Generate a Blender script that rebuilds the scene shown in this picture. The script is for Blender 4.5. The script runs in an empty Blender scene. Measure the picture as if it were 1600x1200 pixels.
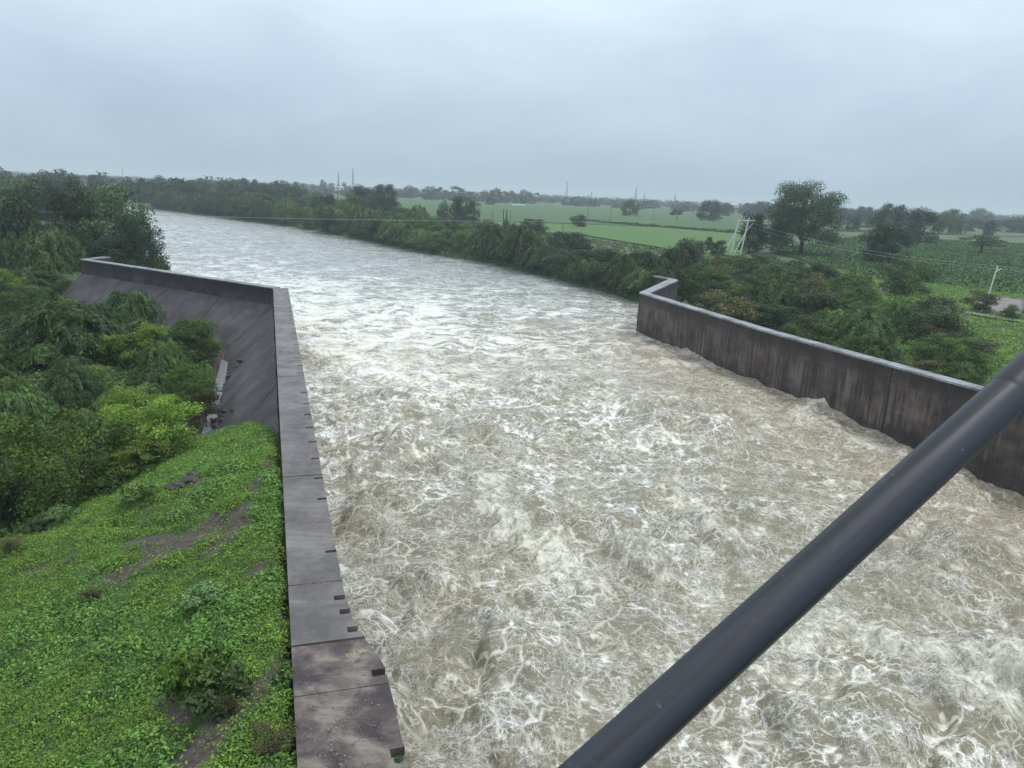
import bpy, bmesh, math, random
import numpy as np
from mathutils import Matrix, Vector

# ------------------------------------------------------------------ camera
sc = bpy.context.scene
CAM_H, FPX = 16.0, 1202.0
PITCH, ROLL = math.radians(14.0), math.radians(2.5)
cam_d = bpy.data.cameras.new("camera")
cam = bpy.data.objects.new("camera", cam_d)
sc.collection.objects.link(cam)
cam_d.sensor_width = 36.0
cam_d.lens = 36.0 * FPX / 1600.0
cam_d.clip_start = 0.05
cam_d.clip_end = 20000
CROT = Matrix.Rotation(math.pi / 2 - PITCH, 3, 'X') @ Matrix.Rotation(ROLL, 3, 'Z')
cam.matrix_world = Matrix.Translation((0, 0, CAM_H)) @ CROT.to_4x4()
sc.camera = cam

# ------------------------------------------------------------------ world and sun
SUN_EL, SUN_AZ = math.radians(66), math.radians(75)
world = bpy.data.worlds.new("World")
sc.world = world
world.use_nodes = True
wn, wl = world.node_tree.nodes, world.node_tree.links
wn.clear()
w_out = wn.new("ShaderNodeOutputWorld")
w_bg = wn.new("ShaderNodeBackground")
w_bg.inputs[1].default_value = 0.10
w_sky = wn.new("ShaderNodeTexSky")
w_sky.sky_type = 'NISHITA'
w_sky.sun_disc = False
w_sky.sun_elevation = SUN_EL
w_sky.sun_rotation = SUN_AZ
w_tc = wn.new("ShaderNodeTexCoord")
w_map = wn.new("ShaderNodeMapping")
w_map.inputs['Scale'].default_value = (1.0, 1.2, 2.4)
w_map.inputs['Rotation'].default_value = (0.0, 0.62, 0.3)
w_n1 = wn.new("ShaderNodeTexNoise")
w_n1.inputs['Scale'].default_value = 3.1
w_n1.inputs['Detail'].default_value = 7
w_n1.inputs['Roughness'].default_value = 0.52
w_n1.inputs['Distortion'].default_value = 0.35
w_cr = wn.new("ShaderNodeValToRGB")
w_cr.color_ramp.elements[0].position = 0.30
w_cr.color_ramp.elements[0].color = (0.84, 0.85, 0.87, 1)
w_cr.color_ramp.elements[1].position = 0.72
w_cr.color_ramp.elements[1].color = (1.10, 1.09, 1.07, 1)
w_sep = wn.new("ShaderNodeSeparateXYZ")
w_el = wn.new("ShaderNodeValToRGB")            # overcast: darker band low down, brighter overhead
e = w_el.color_ramp.elements
e[0].position = 0.0
e[0].color = (3.62, 4.66, 5.86, 1)
e[1].position = 0.9
e[1].color = (10.2, 11.3, 12.0, 1)
k = w_el.color_ramp.elements.new(0.07); k.color = (4.62, 5.86, 7.12, 1)
k = w_el.color_ramp.elements.new(0.21); k.color = (6.7, 8.12, 9.4, 1)
w_mul = wn.new("ShaderNodeMix"); w_mul.data_type = 'RGBA'; w_mul.blend_type = 'MULTIPLY'
w_mul.inputs['Factor'].default_value = 1.0
w_mix = wn.new("ShaderNodeMix"); w_mix.data_type = 'RGBA'
w_mix.inputs['Factor'].default_value = 0.93
wl.new(w_tc.outputs['Generated'], w_map.inputs[0])
wl.new(w_map.outputs[0], w_n1.inputs['Vector'])
wl.new(w_n1.outputs['Fac'], w_cr.inputs[0])
wl.new(w_tc.outputs['Generated'], w_sep.inputs[0])
wl.new(w_sep.outputs['Z'], w_el.inputs[0])
wl.new(w_el.outputs[0], w_mul.inputs['A'])
wl.new(w_cr.outputs[0], w_mul.inputs['B'])
wl.new(w_sky.outputs[0], w_mix.inputs['A'])
wl.new(w_mul.outputs['Result'], w_mix.inputs['B'])
wl.new(w_mix.outputs['Result'], w_bg.inputs[0])
wl.new(w_bg.outputs[0], w_out.inputs['Surface'])

sun_d = bpy.data.lights.new("sun", 'SUN')
sun_d.energy = 1.4
sun_d.angle = math.radians(14)
sun_d.color = (1.0, 0.97, 0.93)
sun = bpy.data.objects.new("sun", sun_d)
sc.collection.objects.link(sun)
sd_ = Vector((math.sin(SUN_AZ) * math.cos(SUN_EL), math.cos(SUN_AZ) * math.cos(SUN_EL), math.sin(SUN_EL)))
sun.rotation_euler = sd_.to_track_quat('Z', 'Y').to_euler()

sc.view_settings.view_transform = 'Standard'
sc.view_settings.look = 'None'
sc.view_settings.gamma = 1.0
sc.view_settings.use_curve_mapping = False
sc.view_settings.exposure = 0.17
sc.cycles.use_denoising = True
sc.cycles.max_bounces = 6
sc.cycles.diffuse_bounces = 3
sc.cycles.volume_bounces = 1
sc.cycles.volume_step_rate = 4.0

# ------------------------------------------------------------------ helpers
rng = np.random.default_rng(7)
random.seed(7)
COL = sc.collection


def tag(o, label=None, cat=None, group=None, kind=None):
    if label: o['label'] = label
    if cat: o['category'] = cat
    if group: o['group'] = group
    if kind: o['kind'] = kind
    return o


def empty(name, loc=(0, 0, 0), rz=0.0):
    o = bpy.data.objects.new(name, None)
    COL.objects.link(o)
    o.location = loc
    o.rotation_euler = (0, 0, rz)
    return o


def link(name, me, parent=None, loc=None, rz=None, sc_=None):
    o = bpy.data.objects.new(name, me)
    COL.objects.link(o)
    if parent is not None: o.parent = parent
    if loc is not None: o.location = loc
    if rz is not None: o.rotation_euler = (0, 0, rz)
    if sc_ is not None: o.scale = sc_
    return o


def mesh_np(name, V, F, mat=None, smooth=False, fattr=None, pattr=None):
    """V (n,3), F (m,k) all faces with k corners"""
    V = np.ascontiguousarray(V, dtype=np.float32)
    F = np.ascontiguousarray(F, dtype=np.int32)
    me = bpy.data.meshes.new(name)
    m, kk = F.shape
    me.vertices.add(len(V)); me.vertices.foreach_set('co', V.ravel())
    me.loops.add(m * kk); me.loops.foreach_set('vertex_index', F.ravel())
    me.polygons.add(m)
    me.polygons.foreach_set('loop_start', np.arange(0, m * kk, kk, dtype=np.int32))
    me.polygons.foreach_set('use_smooth', np.full(m, smooth, dtype=bool))
    me.update(calc_edges=True)
    for d, dom in ((fattr, 'FACE'), (pattr, 'POINT')):
        for kx, val in (d or {}).items():
            a = me.attributes.new(kx, 'FLOAT', dom)
            a.data.foreach_set('value', np.ascontiguousarray(val, dtype=np.float32).ravel())
    if mat: me.materials.append(mat)
    return me


def grid_faces(n, m):
    """n rows of m verts"""
    i = np.arange(n - 1)[:, None] * m + np.arange(m - 1)[None, :]
    i = i.ravel()
    return np.stack([i, i + 1, i + m + 1, i + m], 1)


# gradient noise in numpy
_perm = np.random.default_rng(3).permutation(4096)
_ang = np.random.default_rng(4).uniform(0, 2 * np.pi, 4096)
_gx, _gy = np.cos(_ang), np.sin(_ang)


def gnoise(x, y, seed=0):
    x = np.asarray(x, float) + seed * 17.31; y = np.asarray(y, float) - seed * 9.77
    xi, yi = np.floor(x).astype(int), np.floor(y).astype(int)
    xf, yf = x - xi, y - yi
    u = xf * xf * xf * (xf * (xf * 6 - 15) + 10); v = yf * yf * yf * (yf * (yf * 6 - 15) + 10)

    def g(a, b, dx, dy):
        h = _perm[(_perm[a & 4095] + b) & 4095]
        return _gx[h] * dx + _gy[h] * dy
    a = g(xi, yi, xf, yf); b = g(xi + 1, yi, xf - 1, yf)
    c = g(xi, yi + 1, xf, yf - 1); d = g(xi + 1, yi + 1, xf - 1, yf - 1)
    return 1.5 * ((a + (b - a) * u) + ((c + (d - c) * u) - (a + (b - a) * u)) * v)


def fbm(x, y, seed=0, o=4, rough=0.5):
    s = 0; am = 1; t = 0
    for i in range(o):
        s = s + am * gnoise(x * 2 ** i, y * 2 ** i, seed + i * 3); t += am; am *= rough
    return s / t


def sstep(a, b, x):
    t = np.clip((x - a) / (b - a), 0, 1)
    return t * t * (3 - 2 * t)


CR = np.array(CROT)


def at(px, py, z=0.0):
    """ground point (height z) that lies under a surveyed sight line"""
    d = CR @ np.array([(px - 800) / FPX, (600 - py) / FPX, -1.0])
    t = (z - CAM_H) / d[2]
    return float(d[0] * t), float(d[1] * t)


def segdist(px, py, A, B):
    ax, ay = A; bx, by = B
    dx, dy = bx - ax, by - ay
    t = np.clip(((px - ax) * dx + (py - ay) * dy) / (dx * dx + dy * dy), 0, 1)
    return np.hypot(px - ax - t * dx, py - ay - t * dy)


def in_poly(px, py, poly):
    ins = np.zeros(np.shape(px), bool)
    n = len(poly)
    for i in range(n):
        x1, y1 = poly[i]; x2, y2 = poly[(i + 1) % n]
        if y1 == y2: continue
        c = ((y1 > py) != (y2 > py)) & (px < (x2 - x1) * (py - y1) / (y2 - y1) + x1)
        ins ^= c
    return ins


# ------------------------------------------------------------------ node material helpers
class NM:
    def __init__(s, name):
        s.m = bpy.data.materials.new(name); s.m.use_nodes = True
        s.n, s.l = s.m.node_tree.nodes, s.m.node_tree.links
        s.b = s.n['Principled BSDF']; s.out = s.n['Material Output']

    def N(s, t, **kw):
        nd = s.n.new(t)
        for k_, v_ in kw.items():
            if k_.startswith('_'): setattr(nd, k_[1:], v_)
            else:
                key = int(k_[1:]) if k_[0] == 'i' and k_[1:].isdigit() else k_.replace('_', ' ')
                if hasattr(v_, 'node'): s.l.new(v_, nd.inputs[key])
                else: nd.inputs[key].default_value = v_
        return nd

    def pos(s, scale=(1, 1, 1), obj=False):
        o = s.N("ShaderNodeTexCoord").outputs['Object'] if obj else s.N("ShaderNodeNewGeometry").outputs['Position']
        if scale == (1, 1, 1): return o
        mp = s.N("ShaderNodeMapping", Scale=scale); s.l.new(o, mp.inputs[0]); return mp.outputs[0]

    def noise(s, vec, scale, detail=4, rough=.5, dist=0, col=False):
        nd = s.N("ShaderNodeTexNoise", Scale=scale, Detail=detail, Roughness=rough, Distortion=dist)
        s.l.new(vec, nd.inputs['Vector'])
        return nd.outputs['Color' if col else 'Fac']

    def math(s, op, a, b=None, clamp=False):
        nd = s.n.new("ShaderNodeMath"); nd.operation = op; nd.use_clamp = clamp
        for i, v_ in enumerate((a, b)):
            if v_ is None: continue
            if hasattr(v_, 'node'): s.l.new(v_, nd.inputs[i])
            else: nd.inputs[i].default_value = v_
        return nd.outputs[0]

    def rng(s, v, a, b, c=0., d=1., smooth=True):
        nd = s.N("ShaderNodeMapRange"); nd.interpolation_type = 'SMOOTHSTEP' if smooth else 'LINEAR'
        s.l.new(v, nd.inputs['Value'])
        for k_, x in zip(('From Min', 'From Max', 'To Min', 'To Max'), (a, b, c, d)):
            if hasattr(x, 'node'): s.l.new(x, nd.inputs[k_])
            else: nd.inputs[k_].default_value = x
        return nd.outputs[0]

    def mix(s, f, a, b, mode='MIX'):
        nd = s.n.new("ShaderNodeMix"); nd.data_type = 'RGBA'; nd.blend_type = mode
        for key, v_ in (('Factor', f), ('A', a), ('B', b)):
            if hasattr(v_, 'node'): s.l.new(v_, nd.inputs[key])
            elif key == 'Factor': nd.inputs[key].default_value = v_
            else: nd.inputs[key].default_value = (*v_, 1) if len(v_) == 3 else v_
        return nd.outputs['Result']

    def ramp(s, v, stops):
        nd = s.n.new("ShaderNodeValToRGB"); cr = nd.color_ramp
        while len(cr.elements) < len(stops): cr.elements.new(0.5)
        for el, (p, c) in zip(cr.elements, stops): el.position = p; el.color = (*c, 1)
        s.l.new(v, nd.inputs[0]); return nd.outputs[0]

    def attr(s, name):
        return s.N("ShaderNodeAttribute", _attribute_name=name).outputs['Fac']

    def bump(s, h, strength=.3, dist=.05):
        nd = s.N("ShaderNodeBump", Strength=strength, Distance=dist); s.l.new(h, nd.inputs['Height'])
        s.l.new(nd.outputs[0], s.b.inputs['Normal']); return nd

    def set(s, **kw):
        for k_, v_ in kw.items():
            key = k_.replace('_', ' ')
            if hasattr(v_, 'node'): s.l.new(v_, s.b.inputs[key])
            else: s.b.inputs[key].default_value = (*v_, 1) if isinstance(v_, tuple) and len(v_) == 3 else v_
        return s.m


def plain(name, col, rough=.7, metal=0., var=.25, scale=6):
    m = NM(name)
    n = m.noise(m.pos(obj=True), scale, 5, .6)
    c = m.mix(n, tuple(x * (1 - var) for x in col), tuple(x * (1 + var) for x in col))
    return m.set(Base_Color=c, Roughness=rough, Metallic=metal)


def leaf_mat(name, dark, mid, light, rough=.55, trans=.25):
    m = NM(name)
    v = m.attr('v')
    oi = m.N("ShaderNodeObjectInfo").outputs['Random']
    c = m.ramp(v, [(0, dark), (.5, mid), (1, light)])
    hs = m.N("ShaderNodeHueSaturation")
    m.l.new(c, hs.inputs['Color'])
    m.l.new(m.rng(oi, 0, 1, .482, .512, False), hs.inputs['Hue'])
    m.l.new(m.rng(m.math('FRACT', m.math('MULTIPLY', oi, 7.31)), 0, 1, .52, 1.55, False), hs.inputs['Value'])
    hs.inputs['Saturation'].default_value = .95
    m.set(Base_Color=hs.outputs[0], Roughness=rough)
    m.b.inputs['Specular IOR Level'].default_value = .3
    tr = m.N("ShaderNodeBsdfTranslucent"); m.l.new(hs.outputs[0], tr.inputs[0])
    mx = m.N("ShaderNodeMixShader"); mx.inputs[0].default_value = trans
    m.l.new(m.b.outputs[0], mx.inputs[1]); m.l.new(tr.outputs[0], mx.inputs[2])
    m.l.new(mx.outputs[0], m.out.inputs['Surface'])
    return m.m


# ------------------------------------------------------------------ layout of the place (metres)
WTOP = 5.0
LW0, LW1 = (-1.0, 3.76), (-25.9, 81.8)              # left wall, land-side top edge
LU = np.array([LW1[0] - LW0[0], LW1[1] - LW0[1]]); LU = LU / np.hypot(*LU)
LN = np.array([-LU[1], LU[0]])                        # towards the land
WE = (-57.6, 101.8)                                   # far end of left wing
WU = np.array([WE[0] - LW1[0], WE[1] - LW1[1]]); WLEN = float(np.hypot(*WU)); WU = WU / WLEN
WN = np.array([-WU[1], WU[0]]); WN = WN if WN @ np.array([-1, -1]) > 0 else -WN
RWP = [(54.0, 6.0), (36.9, 33.0), (30.0, 48.2), (22.4, 67.4), (14.8, 92.1)]   # right wall, water-side top edge

right_b = [(54.6, 4.0), (54.5, 6.0), (37.4, 33.0), (30.5, 48.2), (22.9, 67.4), (15.4, 92.3), (21.6, 108.5), (20.6, 113.0), (18.2, 116.2), (15.9, 123.9),
           (6.4, 146.3), (-6.8, 172.1), (-19.4, 186.0), (-47.6, 232.3), (-84.4, 286.3), (-118.2, 325.5), (-190.4, 400.3),
           (-290, 440), (-470, 468)]
left_b = [(.4, 4.0), (-.2, 6.0), (-25.2, 82.2), (-57.6, 102.1), (-62.0, 125), (-72, 150), (-95, 190), (-130, 250), (-200, 330),
          (-330, 400), (-520, 440), (-600, 468)]
RB, LB = np.array(right_b), np.array(left_b)
river_poly = right_b + left_b[::-1]


def river_sd(x, y):
    d = np.full(np.shape(x), 1e9)
    for i in range(len(river_poly)):
        d = np.minimum(d, segdist(x, y, river_poly[i], river_poly[(i + 1) % len(river_poly)]))
    return np.where(in_poly(x, y, river_poly), -d, d)


def ground(x, y):
    x = np.asarray(x, float); y = np.asarray(y, float)
    sd = river_sd(x, y)
    mid = (np.interp(y, RB[:, 1], RB[:, 0]) + np.interp(y, LB[:, 1], LB[:, 0])) / 2
    n1 = fbm(x / 18, y / 18, 1, 3); n2 = fbm(x / 2.2, y / 2.2, 5, 3)
    fade = 1 - sstep(120, 260, y)
    # right bank and the fields
    hr = 1.35 + .25 * sstep(4, 30, sd) + .25 * n1 * fade + .12 * n2 * fade
    # left land
    t = (x - LW0[0]) * LN[0] + (y - LW0[1]) * LN[1]
    s = (x - LW0[0]) * LU[0] + (y - LW0[1]) * LU[1]
    wd = (x - LW1[0]) * WN[0] + (y - LW1[1]) * WN[1]        # >0 on the near side of the wing line
    low = -.35 - .75 * sstep(5.7, 5.0, t) * sstep(-30, -4, s - 60) + 1.7 * sstep(4, -14, wd) + .15 * n1 + .1 * n2 + 1.2 * sstep(30, 90, t)
    te = np.maximum(t - .4, 0)
    emb = 4.78 - .05 * np.minimum(te, 2) - .36 * np.maximum(te - 1, 0) - .20 * np.maximum(s - 28.5, 0) - .12 * np.maximum(s - 26.0, 0) * sstep(26, 32, s) * 0
    emb = emb + (.22 * fbm(x / 5, y / 5, 9, 3) + .09 * n2) * sstep(.3, 2.5, te)
    # two shallow erosion gullies that cross the bank
    for g0, g1, dp, w in (((-19, 29), (-8.3, 24), .22, .45), ((-6, 9), (-3.5, 17), .2, .4), ((-13, 21), (-9.5, 31), .15, .5)):
        emb = emb - dp * np.exp(-(segdist(x, y, g0, g1) / w) ** 2)
    kk_ = 1.0
    hh = np.clip(.5 + .5 * (emb - low) / kk_, 0, 1)
    hl = low + (emb - low) * hh + kk_ * hh * (1 - hh)
    land = np.where(x > mid, hr, hl)
    bank = sstep(-.25, 1.7, sd)
    return -3.5 + (land + 3.5) * bank


# ------------------------------------------------------------------ ground sheet
def build_ground():
    nr, nc = 520, 400
    yy = -14 + 3.0 * (3400.0 ** (np.arange(nr) / (nr - 1)))
    r = np.linspace(-1.3, 1.3, nc)
    Y = np.repeat(yy[:, None], nc, 1)
    X = r[None, :] * (np.abs(Y) * .9 + 26)
    Z = ground(X, Y)
    V = np.stack([X, Y, Z], -1).reshape(-1, 3)
    x, y = X.ravel(), Y.ravel()
    dirt = np.zeros(len(x))
    lime = np.zeros(len(x))
    nn = fbm(x / 1.5, y / 1.5, 31, 3)
    # bare paths and patches on the embankment (ground points)
    for A, B, w in DIRT:
        dirt = np.maximum(dirt, sstep(w * 1.25, w * .55, segdist(x, y, A, B) + nn * w * .9))
    for poly in SANDY:
        P_ = [at(a, b, 1.5) for a, b in poly]
        lime = np.maximum(lime, in_poly(x, y, P_).astype(float))
    V2 = V.copy()
    m = NM('ground_soil_grass')
    p = m.pos()
    big = m.noise(p, .02, 5, .55); mid = m.noise(p, .35, 5, .6); fine = m.noise(p, 6, 5, .65)
    g = m.ramp(mid, [(.3, (.025, .052, .014)), (.5, (.042, .088, .02)), (.7, (.065, .12, .028))])
    g = m.mix(m.rng(big, .42, .6), g, (.07, .12, .05))
    g = m.mix(m.math('MULTIPLY', fine, .35), g, (.03, .05, .02))
    soil = m.ramp(fine, [(.3, (.035, .027, .024)), (.6, (.088, .068, .060)), (.8, (.19, .16, .14))])
    d = m.rng(m.math('ADD', m.attr('dirt'), m.math('MULTIPLY', m.math('SUBTRACT', fine, .5), .8)), .4, .6)
    c = m.mix(d, g, soil)
    c = m.mix(m.attr('sand'), c, m.ramp(fine, [(.40, (.10, .085, .08)), (.55, (.24, .22, .21)), (.7, (.46, .45, .44))]))
    m.set(Base_Color=c, Roughness=.9)
    m.bump(fine, .6, .08)
    me = mesh_np('ground', V2, grid_faces(nr, nc), m.m, True, pattr={'dirt': dirt, 'sand': lime})
    tag(link('ground', me), kind='structure')


def G(px, py, z=4.0):
    """point on the embankment under a sight line, by iteration"""
    for _ in range(12):
        x, y = at(px, py, z); z = .5 * z + .5 * float(ground(np.array([x]), np.array([y]))[0])
    return x, y


def LP0(s, off): return (LW0[0] + LU[0] * s - LN[0] * off, LW0[1] + LU[1] * s - LN[1] * off)


DIRT = [(G(180, 905), G(250, 868), .5), (G(262, 862), G(330, 828), .9), (G(350, 818), G(380, 790), .5),
        (G(395, 770), G(425, 715), .25), (G(20, 900), G(120, 870), .25), (G(280, 762), G(330, 745), .5),
        (G(300, 1190), G(470, 1110), .45), (G(205, 850), G(330, 835), .6), (G(380, 800), G(350, 850), .5), (G(475, 1200), G(467, 1110), .35),
        (G(460, 930), G(466, 1000), .12), (G(395, 900), G(405, 885), .25), (G(290, 1130), G(260, 1090), .25)]
DIRT += [(tuple(LP0(46, -5.3)), tuple(LP0(85, -5.0)), .7)]
SANDY = [[(1535, 462), (1600, 468), (1600, 490), (1545, 487), (1525, 475)],
         [(1292, 428), (1345, 436), (1340, 445), (1290, 438)], [(1372, 447), (1392, 452), (1386, 463), (1372, 458)],
         [(912, 376), (1035, 394), (1040, 401), (990, 402), (912, 383)], [(1228, 420), (1262, 424), (1258, 438), (1236, 436)],
         [(1085, 396), (1110, 400), (1105, 406), (1080, 402)]]
build_ground()


# ------------------------------------------------------------------ water
def build_water():
    ny, nx = 660, 500
    y0, y1 = 5.0, 466.0
    yy = (y0 + 10) * ((y1 + 10) / (y0 + 10)) ** (np.arange(ny) / (ny - 1)) - 10
    xl = np.interp(yy, LB[:, 1], LB[:, 0]); xr = np.interp(yy, RB[:, 1], RB[:, 0])
    xr = xr + sstep(92.5, 94, yy) * 4 ; xl = xl - sstep(102, 110, yy) * 4
    u = np.linspace(0, 1, nx)
    X = xl[:, None] + (xr - xl)[:, None] * u[None]
    Y = np.repeat(yy[:, None], nx, 1)
    x, y = X, Y
    zb = -1.25 + 1.25 * sstep(40, 66, y) + .2 * sstep(66, 105, y)
    I = .16 + .84 * sstep(110, 45, y) ** 1.3
    I = np.where(y > 110, .16 * (1 - .5 * sstep(110, 300, y)), I)
    # flow frame
    wx = x + 1.7 * fbm(x / 6, y / 6, 11, 3) + .5 * gnoise(x / 1.4, y / 1.4, 14)
    wy = y + 1.7 * fbm(x / 6, y / 6, 12, 3) + .5 * gnoise(x / 1.4, y / 1.4, 15)
    n1 = gnoise(wx / 4.6, wy / 4.6, 20); n2 = gnoise(wx / 1.9, wy / 1.9, 21); n3 = gnoise(wx / .75, wy / .75, 22)
    b1, b2, b3 = np.sqrt(n1 ** 2 + .004), np.sqrt(n2 ** 2 + .004), np.sqrt(n3 ** 2 + .005)
    patch = .45 + .9 * sstep(-.25, .35, fbm(x / 11, y / 11, 40, 2))
    z = zb + I * patch * (1.15 * b1 + .42 * b2 + .12 * b3 + .06 * np.abs(gnoise(wx / .38, wy / .38, 26)) + .04 * fbm(x / .25, y / .25, 25, 2)) + .25 * I * fbm(x / 9, y / 9, 30, 2)
    crease = np.maximum(sstep(.085, .0, np.abs(n1)), .8 * sstep(.07, .0, np.abs(n2))) * I
    # breaking crests
    crest = np.zeros_like(z)
    CRESTS = [([(757, 745), (772, 800), (840, 850), (900, 900)], 1.0, 1.1), ([(1040, 765), (1090, 800), (1150, 860)], .7, 1.2),
              ([(960, 870), (1040, 900), (1120, 930)], .6, 1.0), ([(1240, 668), (1290, 640), (1340, 660)], 1.15, 1.2),
              ([(1330, 690), (1390, 705), (1440, 740)], .7, .9), ([(1180, 655), (1200, 690)], .6, .8),
              ([(1370, 1000), (1450, 1020), (1530, 1060), (1600, 1070)], .9, .9), ([(1535, 1110), (1580, 1080), (1640, 1050)], 1.1, 1.3),
              ([(1200, 1000), (1290, 950), (1370, 990)], .7, .9), ([(1000, 690), (1090, 690)], .5, 1.0),
              ([(1050, 590), (1100, 600)], .4, .8), ([(780, 700), (900, 690), (1000, 720)], .35, .9), ([(640, 1080), (700, 1060), (760, 1100)], .4, .6),
              ([(1050, 1060), (1150, 1040), (1230, 1060)], .6, .7), ([(780, 1180), (860, 1150), (930, 1170)], .5, .6),
              ([(800, 960), (900, 960), (960, 1000)], .5, .7), ([(1160, 790), (1240, 800)], .6, .9), ([(1550, 830), (1600, 860)], .4, .8),
              ([(1290, 850), (1370, 880), (1440, 930)], .45, .7), ([(560, 850), (620, 900), (640, 960)], .35, .6)]
    for pts, hgt, w in CRESTS:
        W = [at(a, b, -.7) for a, b in pts]
        d = np.full_like(z, 1e9)
        for A, B in zip(W[:-1], W[1:]): d = np.minimum(d, segdist(wx, wy, A, B))
        e_ = np.exp(-(d / w) ** 2)
        rough = .65 + .8 * fbm(x / .9, y / .9, 50, 4, .6)
        z = z + hgt * .55 * e_ * rough
        crest = np.maximum(crest, np.exp(-(d / (w * 1.5)) ** 2) * np.clip(.35 + hgt * .8, 0, 1))
    broad = sstep(.08, .42, fbm(wx / 4.2, wy / 4.2, 55, 3)) * sstep(80, 50, y) * .62
    crest = np.maximum(crest, broad)
    # slap of the water against the right wall
    dr = xr[:, None] - x
    slap = np.exp(-dr / .9) * sstep(95, 80, y)
    z = z + slap * .28 * (1 + fbm(x / 1.2, y / 1.2, 60, 2))
    dl = x - xl[:, None]
    crest = np.maximum(crest, .62 * np.exp(-((dr - .2) / .55) ** 2) * sstep(94, 85, y) * (.6 + .8 * np.clip(fbm(x / 1.1, y / 1.1, 61, 3) + .3, 0, 1)))
    # foam cover by region: thick white in the left half below the left wall, thin near the camera and along the right wall
    side = u[None, :] * np.ones_like(y)
    white = .41 + .36 * sstep(38, 62, y) * sstep(.95, .25, side) + .12 * sstep(60, 90, y) - .35 * sstep(105, 170, y) + .30 * fbm(x / 10, y / 10, 70, 3) + .34 * fbm(wx / 3.2, wy / 3.2, 71, 2) * sstep(110, 70, y)
    white += .10 * sstep(26, 14, y)
    brown = sstep(.55, .95, side) * sstep(110, 70, y)
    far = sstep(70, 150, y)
    midd = .85 * sstep(50, 88, y)
    V = np.stack([X, Y, z], -1).reshape(-1, 3)
    m = NM('foaming_river_water')
    p = m.pos()
    wn1 = m.noise(p, .28, 3, .5, 0, True); wn2 = m.noise(p, 1.3, 3, .55, 0, True)

    def off(v, a):
        s_ = m.N("ShaderNodeVectorMath", _operation='SUBTRACT'); m.l.new(v, s_.inputs[0]); s_.inputs[1].default_value = (.5, .5, .5)
        t_ = m.N("ShaderNodeVectorMath", _operation='SCALE'); m.l.new(s_.outputs[0], t_.inputs[0]); t_.inputs['Scale'].default_value = a
        return t_.outputs[0]

    def vadd(a, b):
        s_ = m.N("ShaderNodeVectorMath", _operation='ADD'); m.l.new(a, s_.inputs[0]); m.l.new(b, s_.inputs[1]); return s_.outputs[0]
    q = vadd(vadd(p, off(wn1, 1.9)), off(wn2, .42))
    flat = m.N("ShaderNodeMapping", Scale=(1, 1, .35)); m.l.new(q, flat.inputs[0]); q = flat.outputs[0]
    white_a, far_a, crest_a, crease_a, brown_a = (m.attr(k_) for k_ in ('white', 'far', 'crest', 'crease', 'brown'))

    def cell(scale, w0, w1, seed):
        """thin foam seams between boils: edges of irregular cells, of varying width"""
        v = m.N("ShaderNodeTexVoronoi", Scale=scale, _feature='DISTANCE_TO_EDGE'); m.l.new(q, v.inputs['Vector'])
        wv = m.rng(m.noise(p, scale * .9 + seed, 3, .6), .35, .65, w0, w1)
        return m.rng(v.outputs['Distance'], 0, wv, 1, 0, False)

    def line(scale, w, det=2, rough=.5):
        n = m.noise(q, scale, det, rough)
        a = m.math('ABSOLUTE', m.math('SUBTRACT', n, .5))
        return m.rng(a, 0, w, 1, 0, False)
    l1 = cell(.85, .012, .10, .11); l2 = cell(2.7, .02, .15, .3); l3 = cell(7.5, .04, .22, .2); l4 = line(5.5, .03, 6, .72)
    msk1 = m.rng(m.noise(p, .45, 4, .6), .42, .58); msk2 = m.rng(m.noise(p, .8, 5, .65), .43, .57)
    soft = m.noise(q, 1.7, 7, .70)
    f = m.math('MAXIMUM', m.math('MULTIPLY', m.math('POWER', l1, 1.3), m.rng(m.noise(p, .3, 4, .6), .42, .56, .25, 1)), m.math('MULTIPLY', m.math('POWER', l2, 1.4), m.rng(msk1, 0, 1, .15, .95)))
    f = m.math('MAXIMUM', f, m.math('MULTIPLY', m.math('POWER', l3, 1.4), m.rng(msk2, 0, 1, .12, .85)))
    f = m.math('MAXIMUM', f, m.math('MULTIPLY', l4, m.rng(msk2, 0, 1, .15, .75)))
    f = m.math('MULTIPLY', f, m.rng(soft, .30, .55, .45, 1))
    f = m.math('MAXIMUM', f, m.math('MULTIPLY', crease_a, m.rng(soft, .44, .60)))
    froth = m.math('MULTIPLY', m.rng(m.noise(q, 5, 5, .72), .50, .62), m.rng(m.noise(p, .7, 5, .7), .47, .60))
    f = m.math('MAXIMUM', f, m.math('MULTIPLY', froth, .8))
    # broken films of foam, more of them where the cover is thick
    film = m.rng(m.math('ADD', soft, m.math('MULTIPLY', white_a, .36)), .73, .88)
    f = m.math('ADD', m.math('MULTIPLY', f, m.rng(white_a, .10, .60, .65, 1.0)), m.math('MULTIPLY', film, .8), True)
    # farther down the froth has drawn out into wide curling filaments and patches
    qf = vadd(vadd(p, off(m.noise(p, .13, 3, .55, 0, True), 11.0)), off(wn1, 3.2))

    def fline(scale, w, det):
        n = m.noise(qf, scale, det, .66)
        return m.rng(m.math('ABSOLUTE', m.math('SUBTRACT', n, .5)), 0, w, 1, 0, False)
    fsoft = m.noise(qf, .42, 9, .74)
    ff = m.math('MAXIMUM', m.math('POWER', fline(.20, .030, 7), 1.3), m.math('MULTIPLY', m.math('POWER', fline(.55, .034, 6), 1.4), m.rng(m.noise(p, .12, 4, .6), .40, .58, .15, 1)))
    ff = m.math('MAXIMUM', ff, m.math('MULTIPLY', fline(1.5, .05, 5), m.rng(fsoft, .42, .56, .1, .9)))
    ff = m.math('ADD', m.math('MULTIPLY', ff, .72), m.math('MULTIPLY', m.rng(m.math('ADD', fsoft, m.math('MULTIPLY', white_a, .30)), .665, .80), .8), True)
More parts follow.
